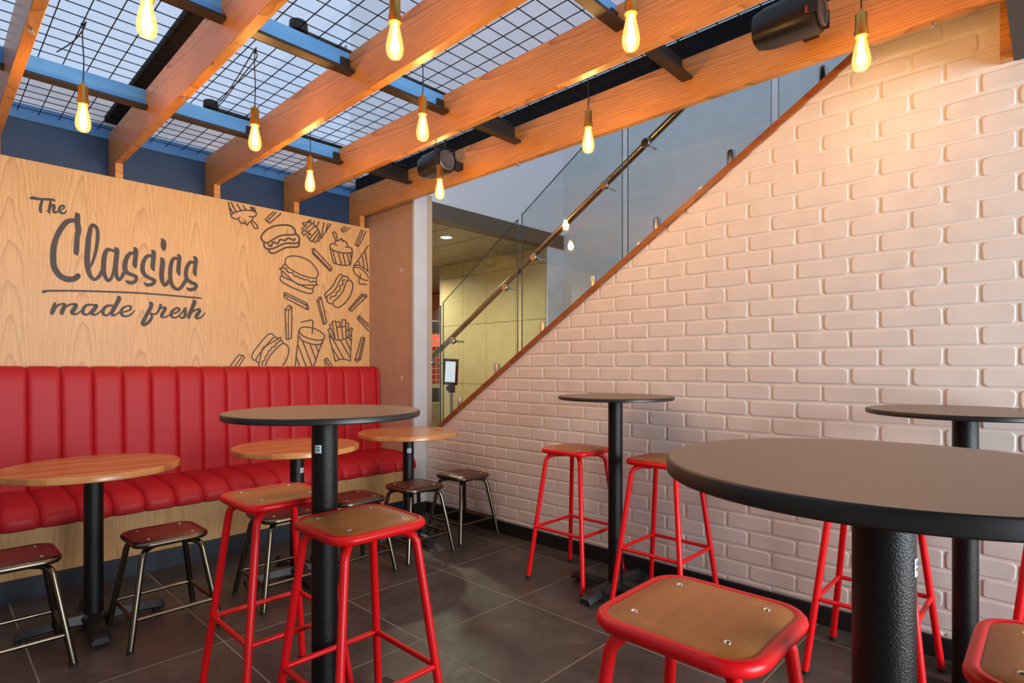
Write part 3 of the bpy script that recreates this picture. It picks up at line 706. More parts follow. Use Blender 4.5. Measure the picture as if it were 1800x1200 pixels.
drawing('fries_drawing', 'upright striped carton of fries outline', U5, 23,
  [[(290, 1080), (380, 1040), (480, 1035), (560, 1055), (605, 1075)], [(155, 530), (220, 590), (320, 625), (430, 625), (530, 595), (600, 555), (635, 520)]],
  [[(155, 520), (290, 1080)], [(605, 1075), (635, 515)], [(240, 610), (470, 1030)], [(400, 640), (600, 990)], [(505, 615), (610, 840)], [(580, 580), (620, 645)], [(215, 780), (370, 1030)],
   [(230, 590), (130, 415), (180, 385)], [(280, 600), (165, 305), (215, 290)], [(285, 590), (220, 240), (295, 230), (360, 610)], [(305, 250), (385, 245), (385, 350)], [(320, 355), (430, 355)], [(450, 600), (425, 345), (430, 200), (510, 205), (515, 590)], [(430, 345), (510, 345)],
   [(515, 270), (575, 280), (555, 420)], [(520, 430), (580, 430)], [(545, 580), (610, 370), (655, 395), (600, 555)]])
drawing('fry_drawing', 'french fry outline cut off by the concrete panel', U5, 23, [], [[(992, 300), (790, 115), (755, 180), (992, 435)], [(770, 150), (992, 355)]])
drawing('fry_drawing', 'slim french fry outline right of the upright fries carton', U5, 23, [], [[(840, 575), (705, 1050), (740, 1090), (820, 1045), (915, 600), (895, 575), (840, 575)], [(885, 575), (785, 1025), (715, 1045)], [(785, 1025), (820, 1045)]])

# ------------------------------------------------------------------ ceiling beams, purlins, mesh
BZ0, BZ1, BW = 2.60, 2.84, 0.044
beam_lab = ['timber ceiling beam in the top left corner of the picture', 'second timber ceiling beam from the left, above the word Classics',
            'middle timber ceiling beam, ending over the top of the sundae drawing', 'fourth timber ceiling beam, ending beside the tipped fries carton', 'timber ceiling beam nearest the brick wall, ending at the concrete panel']
def eyebolt(parent, y, z):
    m = MB(); m.tube([(0, 0, 0), (0, 0, -0.010)], 0.0035, 8); m.tube([(0.007 * math.cos(a), 0, -0.016 + 0.007 * math.sin(a)) for a in [2 * PI * k / 12 for k in range(12)]], 0.0028, 6, closed=True)
    m.lathe([(0.0, 0), (0.010, 0), (0.010, -0.004), (0, -0.004)], 12)
    m.build('eye_bolt', 'steel', parent, smooth=True, loc=(BW / 2, y, z))
for i, lab in enumerate(beam_lab):
    x = 0.297 + 0.6185 * i
    o = empty('ceiling_beam', (x, 0, 0)); tag(o, lab, 'beam', 'timber ceiling beams')
    MB().box(0, BW, 0.126, YD - 0.005, BZ0, BZ1, 0.002).build('timber', 'oak_beam', o)
    MB().box(0, BW, YA - 0.001, YD - 0.005, 2.501, BZ0, 0.001).build('stub_post', 'oak_beam', o)
    for (bi, y) in ((1, 3.20), (2, 2.90), (3, 2.72), (4, 0.36), (4, 2.62), (0, 3.0)):
        if bi == i: eyebolt(o, y, BZ0)
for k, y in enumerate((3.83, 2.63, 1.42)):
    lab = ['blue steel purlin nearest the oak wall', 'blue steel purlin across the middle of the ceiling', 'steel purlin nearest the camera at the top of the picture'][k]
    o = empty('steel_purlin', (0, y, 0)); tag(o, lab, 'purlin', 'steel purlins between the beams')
    MB().box(-3.2, 2.175, 0, 0.008, 2.735, 2.842).build('web', 'purlin_blue', o); MB().box(2.175, 2.845, 0, 0.008, 2.735, 2.842).build('shaded_web', 'dark_steel', o)  # last bay of the web: shade and dark reflection put into its colour
    MB().box(-3.2, 2.845, -0.058, 0.0, 2.720, 2.735).build('bottom_flange', 'dark_steel', o)
    MB().box(-3.2, 2.845, 0.008, 0.045, 2.834, 2.842).build('top_flange', 'dark_steel', o)
    for i in (2, 3):
        xb = 0.297 + 0.6185 * i - 0.052
        MB().box(xb, xb + 0.050, -0.012, -0.004, 2.735, 2.805, 0.001).build('cleat', 'dark_steel', o)
# conduits with junction boxes lying on the mesh
for k, y in enumerate((3.86, 2.665)):
    o = empty('conduit', (1.28, y, 2.868)); tag(o, ['black conduit with a round junction box over the purlin nearest the oak wall', 'black conduit with a round junction box over the middle purlin'][k], 'conduit', 'ceiling conduits')
    MB().tube([(0, 0, 0.0), (1.5, 0, 0.0)], 0.0125, 10).build('pipe', 'black_metal', o, smooth=True)
    MB().lathe([(0.0, -0.012), (0.042, -0.012), (0.045, 0.0), (0.042, 0.035), (0.03, 0.042), (0.0, 0.042)], 24, (0.0, 0, 0)).build('junction_box', 'black_metal', o, smooth=True)
    for q in (0.22, 0.25): MB().tube([(q, -0.014, -0.012), (q, -0.014, 0.02), (q, 0.014, 0.02), (q, 0.014, -0.012)], 0.0025, 6).build('cable_tie', 'black_metal', o)
o = MB().tube([(2.79, 0.14, 2.995), (2.79, 4.74, 2.995)], 0.016, 10).build('conduit_rod', 'black_metal', smooth=True); tag(o, 'long black rod running along the top of the black fascia', 'rod')
o = MB()
o.box(0.893, 0.985, 0.13, YD, 2.925, 2.965)
tag(o.build('roof_steel', 'black_matte'), 'dark grey steel roof beam above the second timber beam', 'steel beam')
mb = MB(); r = 0.0027
nx = int((2.84 + 0.6) / 0.1035)
for i in range(nx + 1):
    x = -0.6 + i * 0.1035; mb.tube([(x, 0.14, 2.853), (x, 4.74, 2.853)], r, 5, caps=False)
for j in range(46):
    y = 0.16 + j * 0.1; mb.tube([(-0.6, y, 2.849), (2.842, y, 2.849)], r, 5, caps=False)
tag(mb.build('wire_mesh', 'black_matte'), 'black welded wire mesh lying on top of the timber beams', 'wire mesh')

# ------------------------------------------------------------------ pendant lamps
bulb_prof = [(0.0, -0.140), (0.012, -0.139), (0.022, -0.134), (0.029, -0.122), (0.032, -0.104), (0.031, -0.088), (0.027, -0.066), (0.022, -0.044), (0.018, -0.024), (0.0165, -0.008)]
bulb_me = MB().lathe([(r, z) for r, z in bulb_prof], 24).mesh('bulb', 'bulb_glass', smooth=True)
fm = MB()
for k in range(6):
    a = 2 * PI * k / 6
    fm.tube([(0.0045 * math.cos(a), 0.0045 * math.sin(a), -0.030), (0.013 * math.cos(a), 0.013 * math.sin(a), -0.108)], 0.0030, 6)
fil_me = fm.mesh('filament', 'filament', smooth=True)
stem_me = MB().lathe([(0.0, -0.032), (0.005, -0.032), (0.009, -0.012), (0.011, 0.0), (0, 0.0)], 12).mesh('stem', 'sticker', smooth=True)
sock_me = MB().lathe([(0.0, -0.010), (0.0235, -0.010), (0.0240, 0.012), (0.0205, 0.022), (0.0205, 0.074), (0.0185, 0.078), (0.0075, 0.078), (0.0065, 0.092), (0.0, 0.092)], 24).mesh('socket', 'brass', smooth=True)
lamp_pts = [(258, 67, 'filament pendant bulb cut by the top edge above the word The', 1), (146, 232, 'filament pendant bulb in front of the navy wall left of the second beam', 2), (448, 265, 'filament pendant bulb against the left part of the middle beam', 3),
            (694, 104, 'filament pendant bulb against the upper part of the middle beam', 0), (743, 248, 'filament pendant bulb against the middle of the fourth beam', 0), (545, 337, 'filament pendant bulb in front of the far end of the fourth beam', 0),
            (773, 350, 'filament pendant bulb below the loudspeaker beside the grey post', 0), (1109, 90, 'filament pendant bulb against the fourth beam at the top of the picture', 0), (1034, 269, 'filament pendant bulb hanging before the stair glass', 0), (1514, 125, 'filament pendant bulb close to the top of the brick wall', 0)]
for (u, v, lab, drop) in lamp_pts:
    r = ray(u, v); t_ = (2.345 - H) / r.z; p = Vector((0, 0, H)) + r * t_
    x, y = p.x, p.y
    zt = 2.345 + 0.140
    o = empty('pendant_lamp', (x, y, zt)); tag(o, lab, 'pendant lamp', 'brass filament pendant lamps')
    b = link('bulb', bulb_me, o); link('filament', fil_me, b); link('stem', stem_me, b)
    link('socket', sock_me, o)
    top = 2.853 - zt
    pts = [(0, 0, 0.088), (0.003, 0.001, 0.2), (-0.002, 0, 0.3), (0, 0, top)]
    m = MB().tube(bez(pts, 4), 0.0028, 6)
    if drop == 2: m.tube(bez([(0, 0, top), (0.015, 0.02, top + 0.03), (0.0, 0.03, top - 0.02), (-0.02, 0.16, top - 0.03), (-0.05, 0.36, top - 0.01)], 5), 0.003, 6)
    if drop == 3: m.tube(bez([(0, 0, top), (0.01, 0.02, top + 0.03), (0.02, 0.25, top - 0.012), (0.06, 0.60, top - 0.015), (1.28 - x, 3.82 - y, top + 0.01)], 5), 0.003, 6); m.tube(bez([(0, 0, top), (0.02, 0.03, top - 0.01), (0.03, 0.28, top - 0.03), (0.07, 0.62, top - 0.02), (1.30 - x, 3.82 - y, top + 0.01)], 5), 0.003, 6)
    m.tube([(0.008 * math.cos(2 * PI * k / 10), 0.008 * math.sin(2 * PI * k / 10), top + 0.002) for k in range(10)], 0.003, 6, closed=True)
    m.build('cord', 'black_metal', o, smooth=True)
    d = bpy.data.lights.new('pendant_light', 'POINT'); d.energy = 19.0; d.color = (1.0, 0.53, 0.18); d.shadow_soft_size = 0.018
    l = bpy.data.objects.new('pendant_light', d); COL.objects.link(l); l.parent = o; l.location = (0, 0, -0.075)

# ------------------------------------------------------------------ loudspeakers
def speaker(loc, label, led):
    o = empty('loudspeaker', loc); tag(o, label, 'loudspeaker', 'black ceiling loudspeakers')
    prof = []
    def sect(y, hw, hz, n=20, e=3.2):
        return [(hw * math.copysign(abs(math.cos(a)) ** (2 / e), math.cos(a)), y, hz * math.copysign(abs(math.sin(a)) ** (2 / e), math.sin(a))) for a in [2 * PI * k / n for k in range(n)]]
    secs = [sect(0.0, 0.074, 0.080), sect(0.02, 0.078, 0.084), sect(0.20, 0.072, 0.078), sect(0.25, 0.060, 0.066), sect(0.26, 0.040, 0.045)]
    m = MB(); vs = [v for s in secs for v in s]; n = 20
    fs = [(i * n + k, i * n + (k + 1) % n, (i + 1) * n + (k + 1) % n, (i + 1) * n + k) for i in range(4) for k in range(n)] + [list(range(n)), [4 * n + k for k in range(n)]]
    m.add(vs, fs); m.build('housing', 'black_gloss', o, smooth=True)
    MB().lathe([(0.050, 0.0), (0.066, -0.004), (0.070, -0.014), (0.060, -0.018), (0.050, -0.010)], 28, axis='y', caps=False).build('front_ring', 'speaker_grey', o, smooth=True)
    MB().lathe([(0.0, -0.002), (0.028, -0.004), (0.050, -0.008), (0.050, 0.004), (0, 0.004)], 28, axis='y').build('cone', 'charcoal', o, smooth=True)
    m = MB()
    m.box(0.079, 0.087, -0.016, 0.02, -0.045, 0.03, 0.002); m.box(-0.087, -0.079, -0.016, 0.02, -0.045, 0.03, 0.002)
    m.box(-0.087, 0.087, 0.0, 0.02, 0.086, 0.094, 0.002); m.box(0.079, 0.087, 0.0, 0.02, 0.02, 0.09, 0.002); m.box(-0.087, -0.079, 0.0, 0.02, 0.02, 0.09, 0.002)
    m.tube([(0, 0.01, 0.09), (0, 0.01, 2.85 - loc[2])], 0.008, 10); m.box(0.07, 2.7705 - loc[0], 0.06, 0.12, 0.0, 0.05)
    m.build('bracket', 'black_metal', o)
    if led: MB().box(-0.0775, -0.074, 0.02, 0.032, -0.035, -0.008).build('badge', 'led_red', o)
    return o
speaker((2.555, 3.09, 2.675), 'black loudspeaker hanging above the pendant next to the grey post', False)
speaker((2.555, 0.705, 2.695), 'black loudspeaker with a red badge at the top edge above the brick wall', True)

# ------------------------------------------------------------------ stair glass and handrail
GX0, GX1 = 3.064, 3.076
def gtop(Y): return 1.775 + 0.632 * (3.748 - Y)
gp = [(4.62, 3.782, None), (3.748, 2.884, (3.529, 3.10)), (2.841, 1.980, (2.635, 2.1975)), (1.940, 1.075, (1.7365, 1.287)), (1.039, 0.18, (0.83, 0.40))]
glab = ['glass balustrade pane at the foot of the stairs beside the grey post', 'glass stair pane in front of the tablet stand', 'glass stair pane before the end of the brown bulkhead', 'glass stair pane in the middle of the brick wall rake', 'glass stair pane tucked under the last timber beam']
for (ya, yb, sp), lab in zip(gp, glab):
    o = empty('glass_pane', (3.07, (ya + yb) / 2, capz(min(ya, 3.885)))); tag(o, lab, 'glass pane', 'stair balustrade panes')
    L = lambda y: y - (ya + yb) / 2
    z0 = o.location.z
    m = MB()
    bot = lambda y: capz(y) + 0.045 if sp else 0.02
    q = [(ya, bot(ya)), (yb, bot(yb)), (yb, gtop(yb)), (ya, gtop(ya))]
    vs = [(GX0 - 3.07, L(y), z - z0) for y, z in q] + [(GX1 - 3.07, L(y), z - z0) for y, z in q]
    m.add(vs, [(0, 1, 2, 3), (7, 6, 5, 4)]); m.cur = 1
    m.add(vs, [(0, 4, 5, 1), (1, 5, 6, 2), (2, 6, 7, 3), (3, 7, 4, 0)])
    m.build('pane', ['glass', 'glass_edge'], o, fix=False)
    for y in (sp or ()):
        zc = capz(y) + 0.03
        s_ = MB().lathe([(0.0, 0.0), (0.036, 0.0), (0.036, 0.008), (0.0235, 0.012), (0.0235, 0.112), (0.017, 0.122), (0.0, 0.122)], 20)
        ob = s_.build('clamp', 'steel', o, smooth=True, loc=(0, L(y), zc - z0 - 0.005))
# handrail on the stair side with brackets through the glass
def hz(Y): return 1.278 + 0.6137 * (4.056 - Y)
hr = empty('handrail', (3.15, 2.4, 0)); tag(hr, 'round bronze coloured handrail climbing behind the stair glass', 'handrail')
MB().tube([(0, 4.70 - 2.4, hz(4.70)), (0, 0.1 - 2.4, hz(0.1))], 0.0225, 16).build('rail', 'rail_steel', hr, smooth=True)
for (u, v) in ((1135, 251), (1062, 326), (938, 452), (887.5, 505.5), (795.6, 599), (757, 637)):
    r = ray(u, v); t_ = 3.06 / r.x; y = r.y * t_; z = H + r.z * t_
    m = MB()
    m.lathe([(0.0, 0.0), (0.026, 0.0), (0.028, 0.004), (0.028, 0.012), (0, 0.012)], 20, (3.05 - 3.15, y - 2.4, z), axis='x')
    m.lathe([(0.0, 0.0), (0.020, 0.0), (0.020, 0.01), (0, 0.01)], 20, (3.078 - 3.15, y - 2.4, z), axis='x')
    hzz = hz(y)
    m.tube([(-0.075, y - 2.4, z), (0.03, y - 2.4, z - 0.005), (0.045, y - 2.4, z), (0.03, y - 2.4, z + 0.02), (0.0, y - 2.4, hzz - 0.02)], 0.008, 8)
    m.build('bracket', 'steel', hr, smooth=True)

# ------------------------------------------------------------------ lobby things: tablet stand, display cabinet
o = empty('tablet_stand', (3.90, 4.62, 0)); tag(o, 'black framed tablet on a grey pole stand behind the stair glass', 'tablet stand')
o.rotation_euler = (0, 0, math.atan2(-FWD.x, FWD.y) - 0.25)
MB().lathe([(0, 0), (0.19, 0), (0.19, 0.008), (0.05, 0.02), (0, 0.02)], 32).build('base', 'dark_steel', o, smooth=True)
MB().tube([(0, 0, 0.015), (0, 0, 0.98)], 0.019, 14).build('pole', 'steel', o, smooth=True)
MB().box(-0.03, 0.03, -0.03, 0.03, 0.96, 1.06, 0.006).build('joint', 'black_metal', o)
MB().box(-0.055, -0.03, -0.02, 0.02, 0.98, 1.03, 0.004).build('knob', 'black_metal', o)
tb = MB().box(-0.082, 0.082, -0.045, -0.025, 1.045, 1.32, 0.006).build('tablet', 'black_metal', o)
tb.rotation_euler = (0, 0.05, 0); tb.location = (-0.058, 0, 0)
MB().box(-0.056, 0.056, -0.0465, -0.045, 1.075, 1.29).build('screen', 'screen_emit', tb)

o = empty('display_cabinet', (6.30, 8.0, 0)); tag(o, 'lit red display cabinet far back in the lobby beside the grey post', 'display cabinet')
o.rotation_euler = (0, 0, -0.35)
MB().box(-0.6, 0.6, 0.0, 0.6, 0.0, 0.86, 0.01).build('base', 'cabinet_black', o)
MB().box(-0.6, 0.6, 0.0, 0.6, 1.84, 2.06, 0.02).build('canopy', 'cabinet_black', o)
MB().box(-0.6, 0.6, 0.56, 0.6, 0.86, 1.84).build('back', 'cabinet_glow', o)
m = MB(); m.box(-0.6, -0.565, 0.0, 0.6, 0.86, 1.84); m.box(0.565, 0.6, 0.0, 0.6, 0.86, 1.84); m.build('side_frame', 'shelf_cream', o)
MB().box(-0.565, 0.565, -0.01, 0.56, 0.86, 0.93).build('shelf', 'shelf_cream', o)
m = MB()
for k in range(15): m.tube([(-0.56 + 0.08 * k, 0.0, 0.93), (-0.56 + 0.08 * k, 0.0, 1.84)], 0.006, 5)
for k in range(9): m.tube([(-0.56, 0.0, 1.0 + 0.1 * k), (0.56, 0.0, 1.0 + 0.1 * k)], 0.006, 5)
m.build('grille', 'shelf_cream', o)
for k in range(7): MB().box(-0.52 + 0.15 * k, -0.41 + 0.15 * k, 0.15, 0.40, 0.93, 1.45 + 0.25 * ((k * 37) % 5) / 5, 0.02).build('stock', 'stock_red' if k % 3 else 'stock_orange', o)
c_ = empty('carton', (6.12, 7.62, 0)); tag(c_, 'brown carton with red letters standing before the display cabinet', 'carton'); c_.rotation_euler = (0, 0, -0.72)
MB().box(-0.20, 0.20, -0.0, 0.25, 0.0, 0.62, 0.004).build('box', 'carton', c_)
tc = bpy.data.curves.new('carton_text', 'FONT'); tc.body = 'RIZ'; tc.size = 0.16; tc.extrude = 0.001; tc.align_x = 'CENTER'
to = bpy.data.objects.new('carton_text', tc); COL.objects.link(to)
dg = bpy.context.evaluated_depsgraph_get(); tme = bpy.data.meshes.new_from_object(to.evaluated_get(dg)); bpy.data.objects.remove(to)
tme.materials.clear(); tme.materials.append(M['carton_ink'])
q = link('print', tme, c_, (0.0, -0.002, 0.30)); q.rotation_euler = (PI / 2, 0, 0)

# ------------------------------------------------------------------ banquette bench
bench = empty('banquette_bench', (0, 0, 0)); tag(bench, 'long red vinyl channel tufted banquette bench along the oak wall', 'bench')
CP = 0.159
def channel(path, normals, w, puff, n=21, ex=9.0):
    """puffed strip: path of (y,z), outward normals (y,z), width w along x"""
    m = MB(); vs = []
    for (p, nn, pf) in zip(path, normals, puff):
        for k in range(n):
            s = math.sin(PI / 2 * (-1 + 2 * k / (n - 1)))
            q = pf * (1 - abs(s) ** ex)
            vs.append((s * w / 2, p[0] + nn[0] * q, p[1] + nn[1] * q))
    L = len(path)
    fs = [(i * n + k, i * n + k + 1, (i + 1) * n + k + 1, (i + 1) * n + k) for i in range(L - 1) for k in range(n - 1)]
    # close the back so the piece has thickness
    fs.append([i * n for i in range(L)]); fs.append([i * n + n - 1 for i in range(L)][::-1])
    fs.append([k for k in range(n)][::-1]); fs.append([(L - 1) * n + k for k in range(n)])
    fs.append([0, (L - 1) * n, (L - 1) * n + n - 1, n - 1])
    m.add(vs, fs); return m
def pathn(pts):
    ns = []
    for i in range(len(pts)):
        a = pts[max(0, i - 1)]; b = pts[min(len(pts) - 1, i + 1)]
        dy, dz = b[0] - a[0], b[1] - a[1]; l = math.hypot(dy, dz); ns.append((-(-dz) / l * -1 if False else dz / l, -dy / l))
    return ns
# backrest: from rear top edge over the roll and down the face
bp = [(4.545, 1.19), (4.535, 1.212), (4.51, 1.224), (4.475, 1.226), (4.445, 1.222), (4.42, 1.208), (4.405, 1.185), (4.398, 1.15), (4.390, 1.0), (4.380, 0.8), (4.372, 0.62), (4.368, 0.50), (4.37, 0.46)]
bn = [(-n_[0], -n_[1]) for n_ in pathn(bp)]
bn = [(n_[0], n_[1]) if (n_[0] <= 0.05 or n_[1] > 0) else (-n_[0], -n_[1]) for n_ in bn]
bn = []
for i in range(len(bp)):
    a = bp[max(0, i - 1)]; b = bp[min(len(bp) - 1, i + 1)]; dy, dz = b[0] - a[0], b[1] - a[1]; l = math.hypot(dy, dz); bn.append((dz / l, -dy / l))
back_me = channel(bp, bn, CP - 0.001, [0.006] * 2 + [0.010] * 3 + [0.012] * 6 + [0.012, 0.01]).mesh('back_channel', 'red_vinyl', smooth=True)
sp_ = [(4.40, 0.44), (4.39, 0.485), (4.34, 0.497), (4.22, 0.495), (4.08, 0.492), (3.97, 0.485), (3.90, 0.470), (3.868, 0.445), (3.858, 0.42), (3.862, 0.395), (3.875, 0.385), (3.90, 0.383)]
sn = []
for i in range(len(sp_)):
    a = sp_[max(0, i - 1)]; b = sp_[min(len(sp_) - 1, i + 1)]; dy, dz = b[0] - a[0], b[1] - a[1]; l = math.hypot(dy, dz); sn.append((dz / l, -dy / l))
seat_me = channel(sp_, sn, CP - 0.001, [0.0, 0.006, 0.014, 0.02, 0.021, 0.021, 0.021, 0.019, 0.016, 0.012, 0.006, 0.0], ex=5.5).mesh('seat_channel', 'red_vinyl', smooth=True)
x = 0.446 - CP * 6
while x < 2.80:
    xc = x + CP / 2
    if xc + CP / 2 > 2.865:
        break
    link('back_channel', back_me, bench, (xc, 0, 0)); link('seat_channel', seat_me, bench, (xc, 0, 0)); x += CP
xe = x - 0.0; XL = 0.446 - CP * 6
wlast = 2.866 - xe
if wlast > 0.03:
    channel(bp, bn, wlast - 0.001, [0.006] * 2 + [0.010] * 3 + [0.012] * 6 + [0.012, 0.01]).build('back_channel', 'red_vinyl', bench, smooth=True, loc=(xe + wlast / 2, 0, 0))
    channel(sp_, sn, wlast - 0.001, [0.0, 0.006, 0.014, 0.02, 0.02, 0.02, 0.02, 0.018, 0.014, 0.01, 0.004, 0.0]).build('seat_channel', 'red_vinyl', bench, smooth=True, loc=(xe + wlast / 2, 0, 0))
MB().box(XL, 2.864, 3.905, 3.925, 0.128, 0.40, 0.001).build('base_panel', 'oak_base', bench)
MB().box(XL, 2.864, 3.94, 3.955, 0.0, 0.128).build('kickboard', 'navy', bench)
MB().box(XL, XL + 0.02, 3.93, 4.55, 0.0, 0.40).build('end_panel', 'oak_base', bench)
MB().box(XL, 2.864, 3.93, 4.54, 0.37, 0.385).build('seat_board', 'oak_base', bench)
MB().box(XL, 2.864, 4.47, 4.55, 0.40, 1.19).build('back_board', 'cabinet_black', bench)

# ------------------------------------------------------------------ stools
def rsq(a, rc, z, n=6):
    pts = []
    for (sx, sy, a0) in ((1, 1, 0), (-1, 1, 90), (-1, -1, 180), (1, -1, 270)):
        for k in range(n + 1):
            an = math.radians(a0 + 90 * k / n); pts.append((sx * (a - rc) + rc * math.cos(an), sy * (a - rc) + rc * math.sin(an), z))
    return pts
def stool_parts(hs, rail_z, foot, frame_mat, seat_mat, a=0.155, rt=0.0135):
    P = {}
    zc = hs - 0.014
    P['frame'] = MB().tube(rsq(a - rt, 0.058, zc), rt, 12, closed=True).mesh('seat_frame', frame_mat, smooth=True)
    m = MB()
    rings = [(a - 2 * rt + 0.004, -0.012), (a - 2 * rt + 0.006, 0.002), (a - 2 * rt + 0.001, 0.0055), (a * 0.55, 0.0075), (a * 0.2, 0.008)]
    vs = []; nn = 28
    for (ra, dz) in rings: vs += rsq(ra, min(0.048, ra * 0.5), hs - 0.006 + dz)
    fs = [(i * nn + k, i * nn + (k + 1) % nn, (i + 1) * nn + (k + 1) % nn, (i + 1) * nn + k) for i in range(len(rings) - 1) for k in range(nn)]
    fs += [list(range(nn))[::-1], [(len(rings) - 1) * nn + k for k in range(nn)]]
    m.add(vs, fs); P['seat'] = m.mesh('seat', seat_mat, smooth=True)
    P['rivet'] = MB().lathe([(0.0, 0.0035), (0.004, 0.003), (0.0065, 0.0012), (0.007, 0.0), (0.0, -0.001)], 12).mesh('rivet', 'rivet', smooth=True)
    zt = zc - rt * 2 + 0.003
    d0, d1, d2 = 0.050, 0.118, foot / 2
    # leg along the (+,+) diagonal
    prof = [(d0, zt), (d0 + 0.03, zt), (d1 - 0.028, zt - 0.001), (d1 - 0.012, zt - 0.006), (d1 - 0.001, zt - 0.017), (d1 + 0.006, zt - 0.034)]
    e = (d2, 0.010)
    P['leg'] = []
    for (sx, sy) in ((1, 1), (-1, 1), (-1, -1), (1, -1)):
        P['leg'].append((MB().tube([(sx * d, sy * d, z) for d, z in prof + [e]], rt - 0.001, 12).mesh('leg', frame_mat, smooth=True),
                         MB().lathe([(0.0, 0.0), (rt + 0.0005, 0.0), (rt + 0.0005, 0.014), (0.0, 0.014)], 12, (sx * d2, sy * d2, 0)).mesh('foot_cap', 'rubber', smooth=True)))
    ztop = zt - 0.034; dt = d1 + 0.006
    f = (ztop - rail_z) / (ztop - 0.010); dr = dt + (d2 - dt) * f
    P['rail'] = []
    for (p0, p1) in (((1, 1), (-1, 1)), ((-1, 1), (-1, -1)), ((-1, -1), (1, -1)), ((1, -1), (1, 1))):
        P['rail'].append(MB().tube([(p0[0] * dr, p0[1] * dr, rail_z), (p1[0] * dr, p1[1] * dr, rail_z)], 0.0092, 10).mesh('rail', frame_mat, smooth=True))
    P['hs'] = hs
    return P
PB = stool_parts(0.76, 0.30, 0.395, 'red_paint', 'seat_ply', a=0.164, rt=0.0142)
PL = stool_parts(0.452, 0.130, 0.365, 'gunmetal', 'seat_brown', a=0.158, rt=0.0142)
def place_stool(P, name, x, y, rz, label, group):
    o = empty(name, (x, y, 0), rz); tag(o, label, 'stool', group)
    link('seat_frame', P['frame'], o); s = link('seat', P['seat'], o)
    for (sx, sy) in ((1, 1), (-1, 1), (-1, -1), (1, -1)): link('rivet', P['rivet'], s, (sx * 0.091, sy * 0.091, P['hs'] + 0.0008))
    for lm, cm in P['leg']: l = link('leg', lm, o); link('foot_cap', cm, l)
    for r in P['rail']: link('rail', r, o)
gr, gl = 'red metal bar stools with plywood seats', 'low gunmetal stools with dark brown seats'
for (x, y, rz, lab) in [
    (0.928, 2.11, 0.0, 'red bar stool behind the black table column, in front of the bench'),
    (0.951, 1.566, 0.0, 'red bar stool in front of the black table column, at lower centre left'),
    (2.665, 2.036, 0.0, 'red bar stool by the brick wall left of the small black table'),
    (2.665, 1.46, 0.0, 'red bar stool by the brick wall right of the small black table'),
    (1.046, 0.498, 0.0, 'red bar stool with brown seat largest in the foreground'),
    (2.665, 0.536, 0.0, 'red bar stool seen only by its legs behind the big table column'),
    (2.665, -0.06, 0.0, 'red bar stool legs at the right edge under the far black table'),
    (1.262, -0.052, 0.0, 'red bar stool whose seat corner shows in the bottom right corner')]:
    place_stool(PB, 'bar_stool', x, y, rz, lab, gr)
for (x, y, rz, lab) in [
    (0.262, 3.11, 0.0, 'low brown seated stool cut by the left edge of the picture'),
    (0.81, 3.06, 0.02, 'low brown seated stool right of the left wooden table column'),
    (1.372, 3.035, 0.0, 'low brown seated stool behind the rear red bar stool'),
    (1.814, 3.07, 0.0, 'low brown seated stool partly hidden right of the black table column'),
    (2.287, 3.09, 0.0, 'low brown seated stool in front of the right wooden table column'),
    (2.765, 3.15, 0.0, 'low brown seated stool in the corner against the brick wall')]:
    place_stool(PL, 'low_stool', x, y, rz, lab, gl)

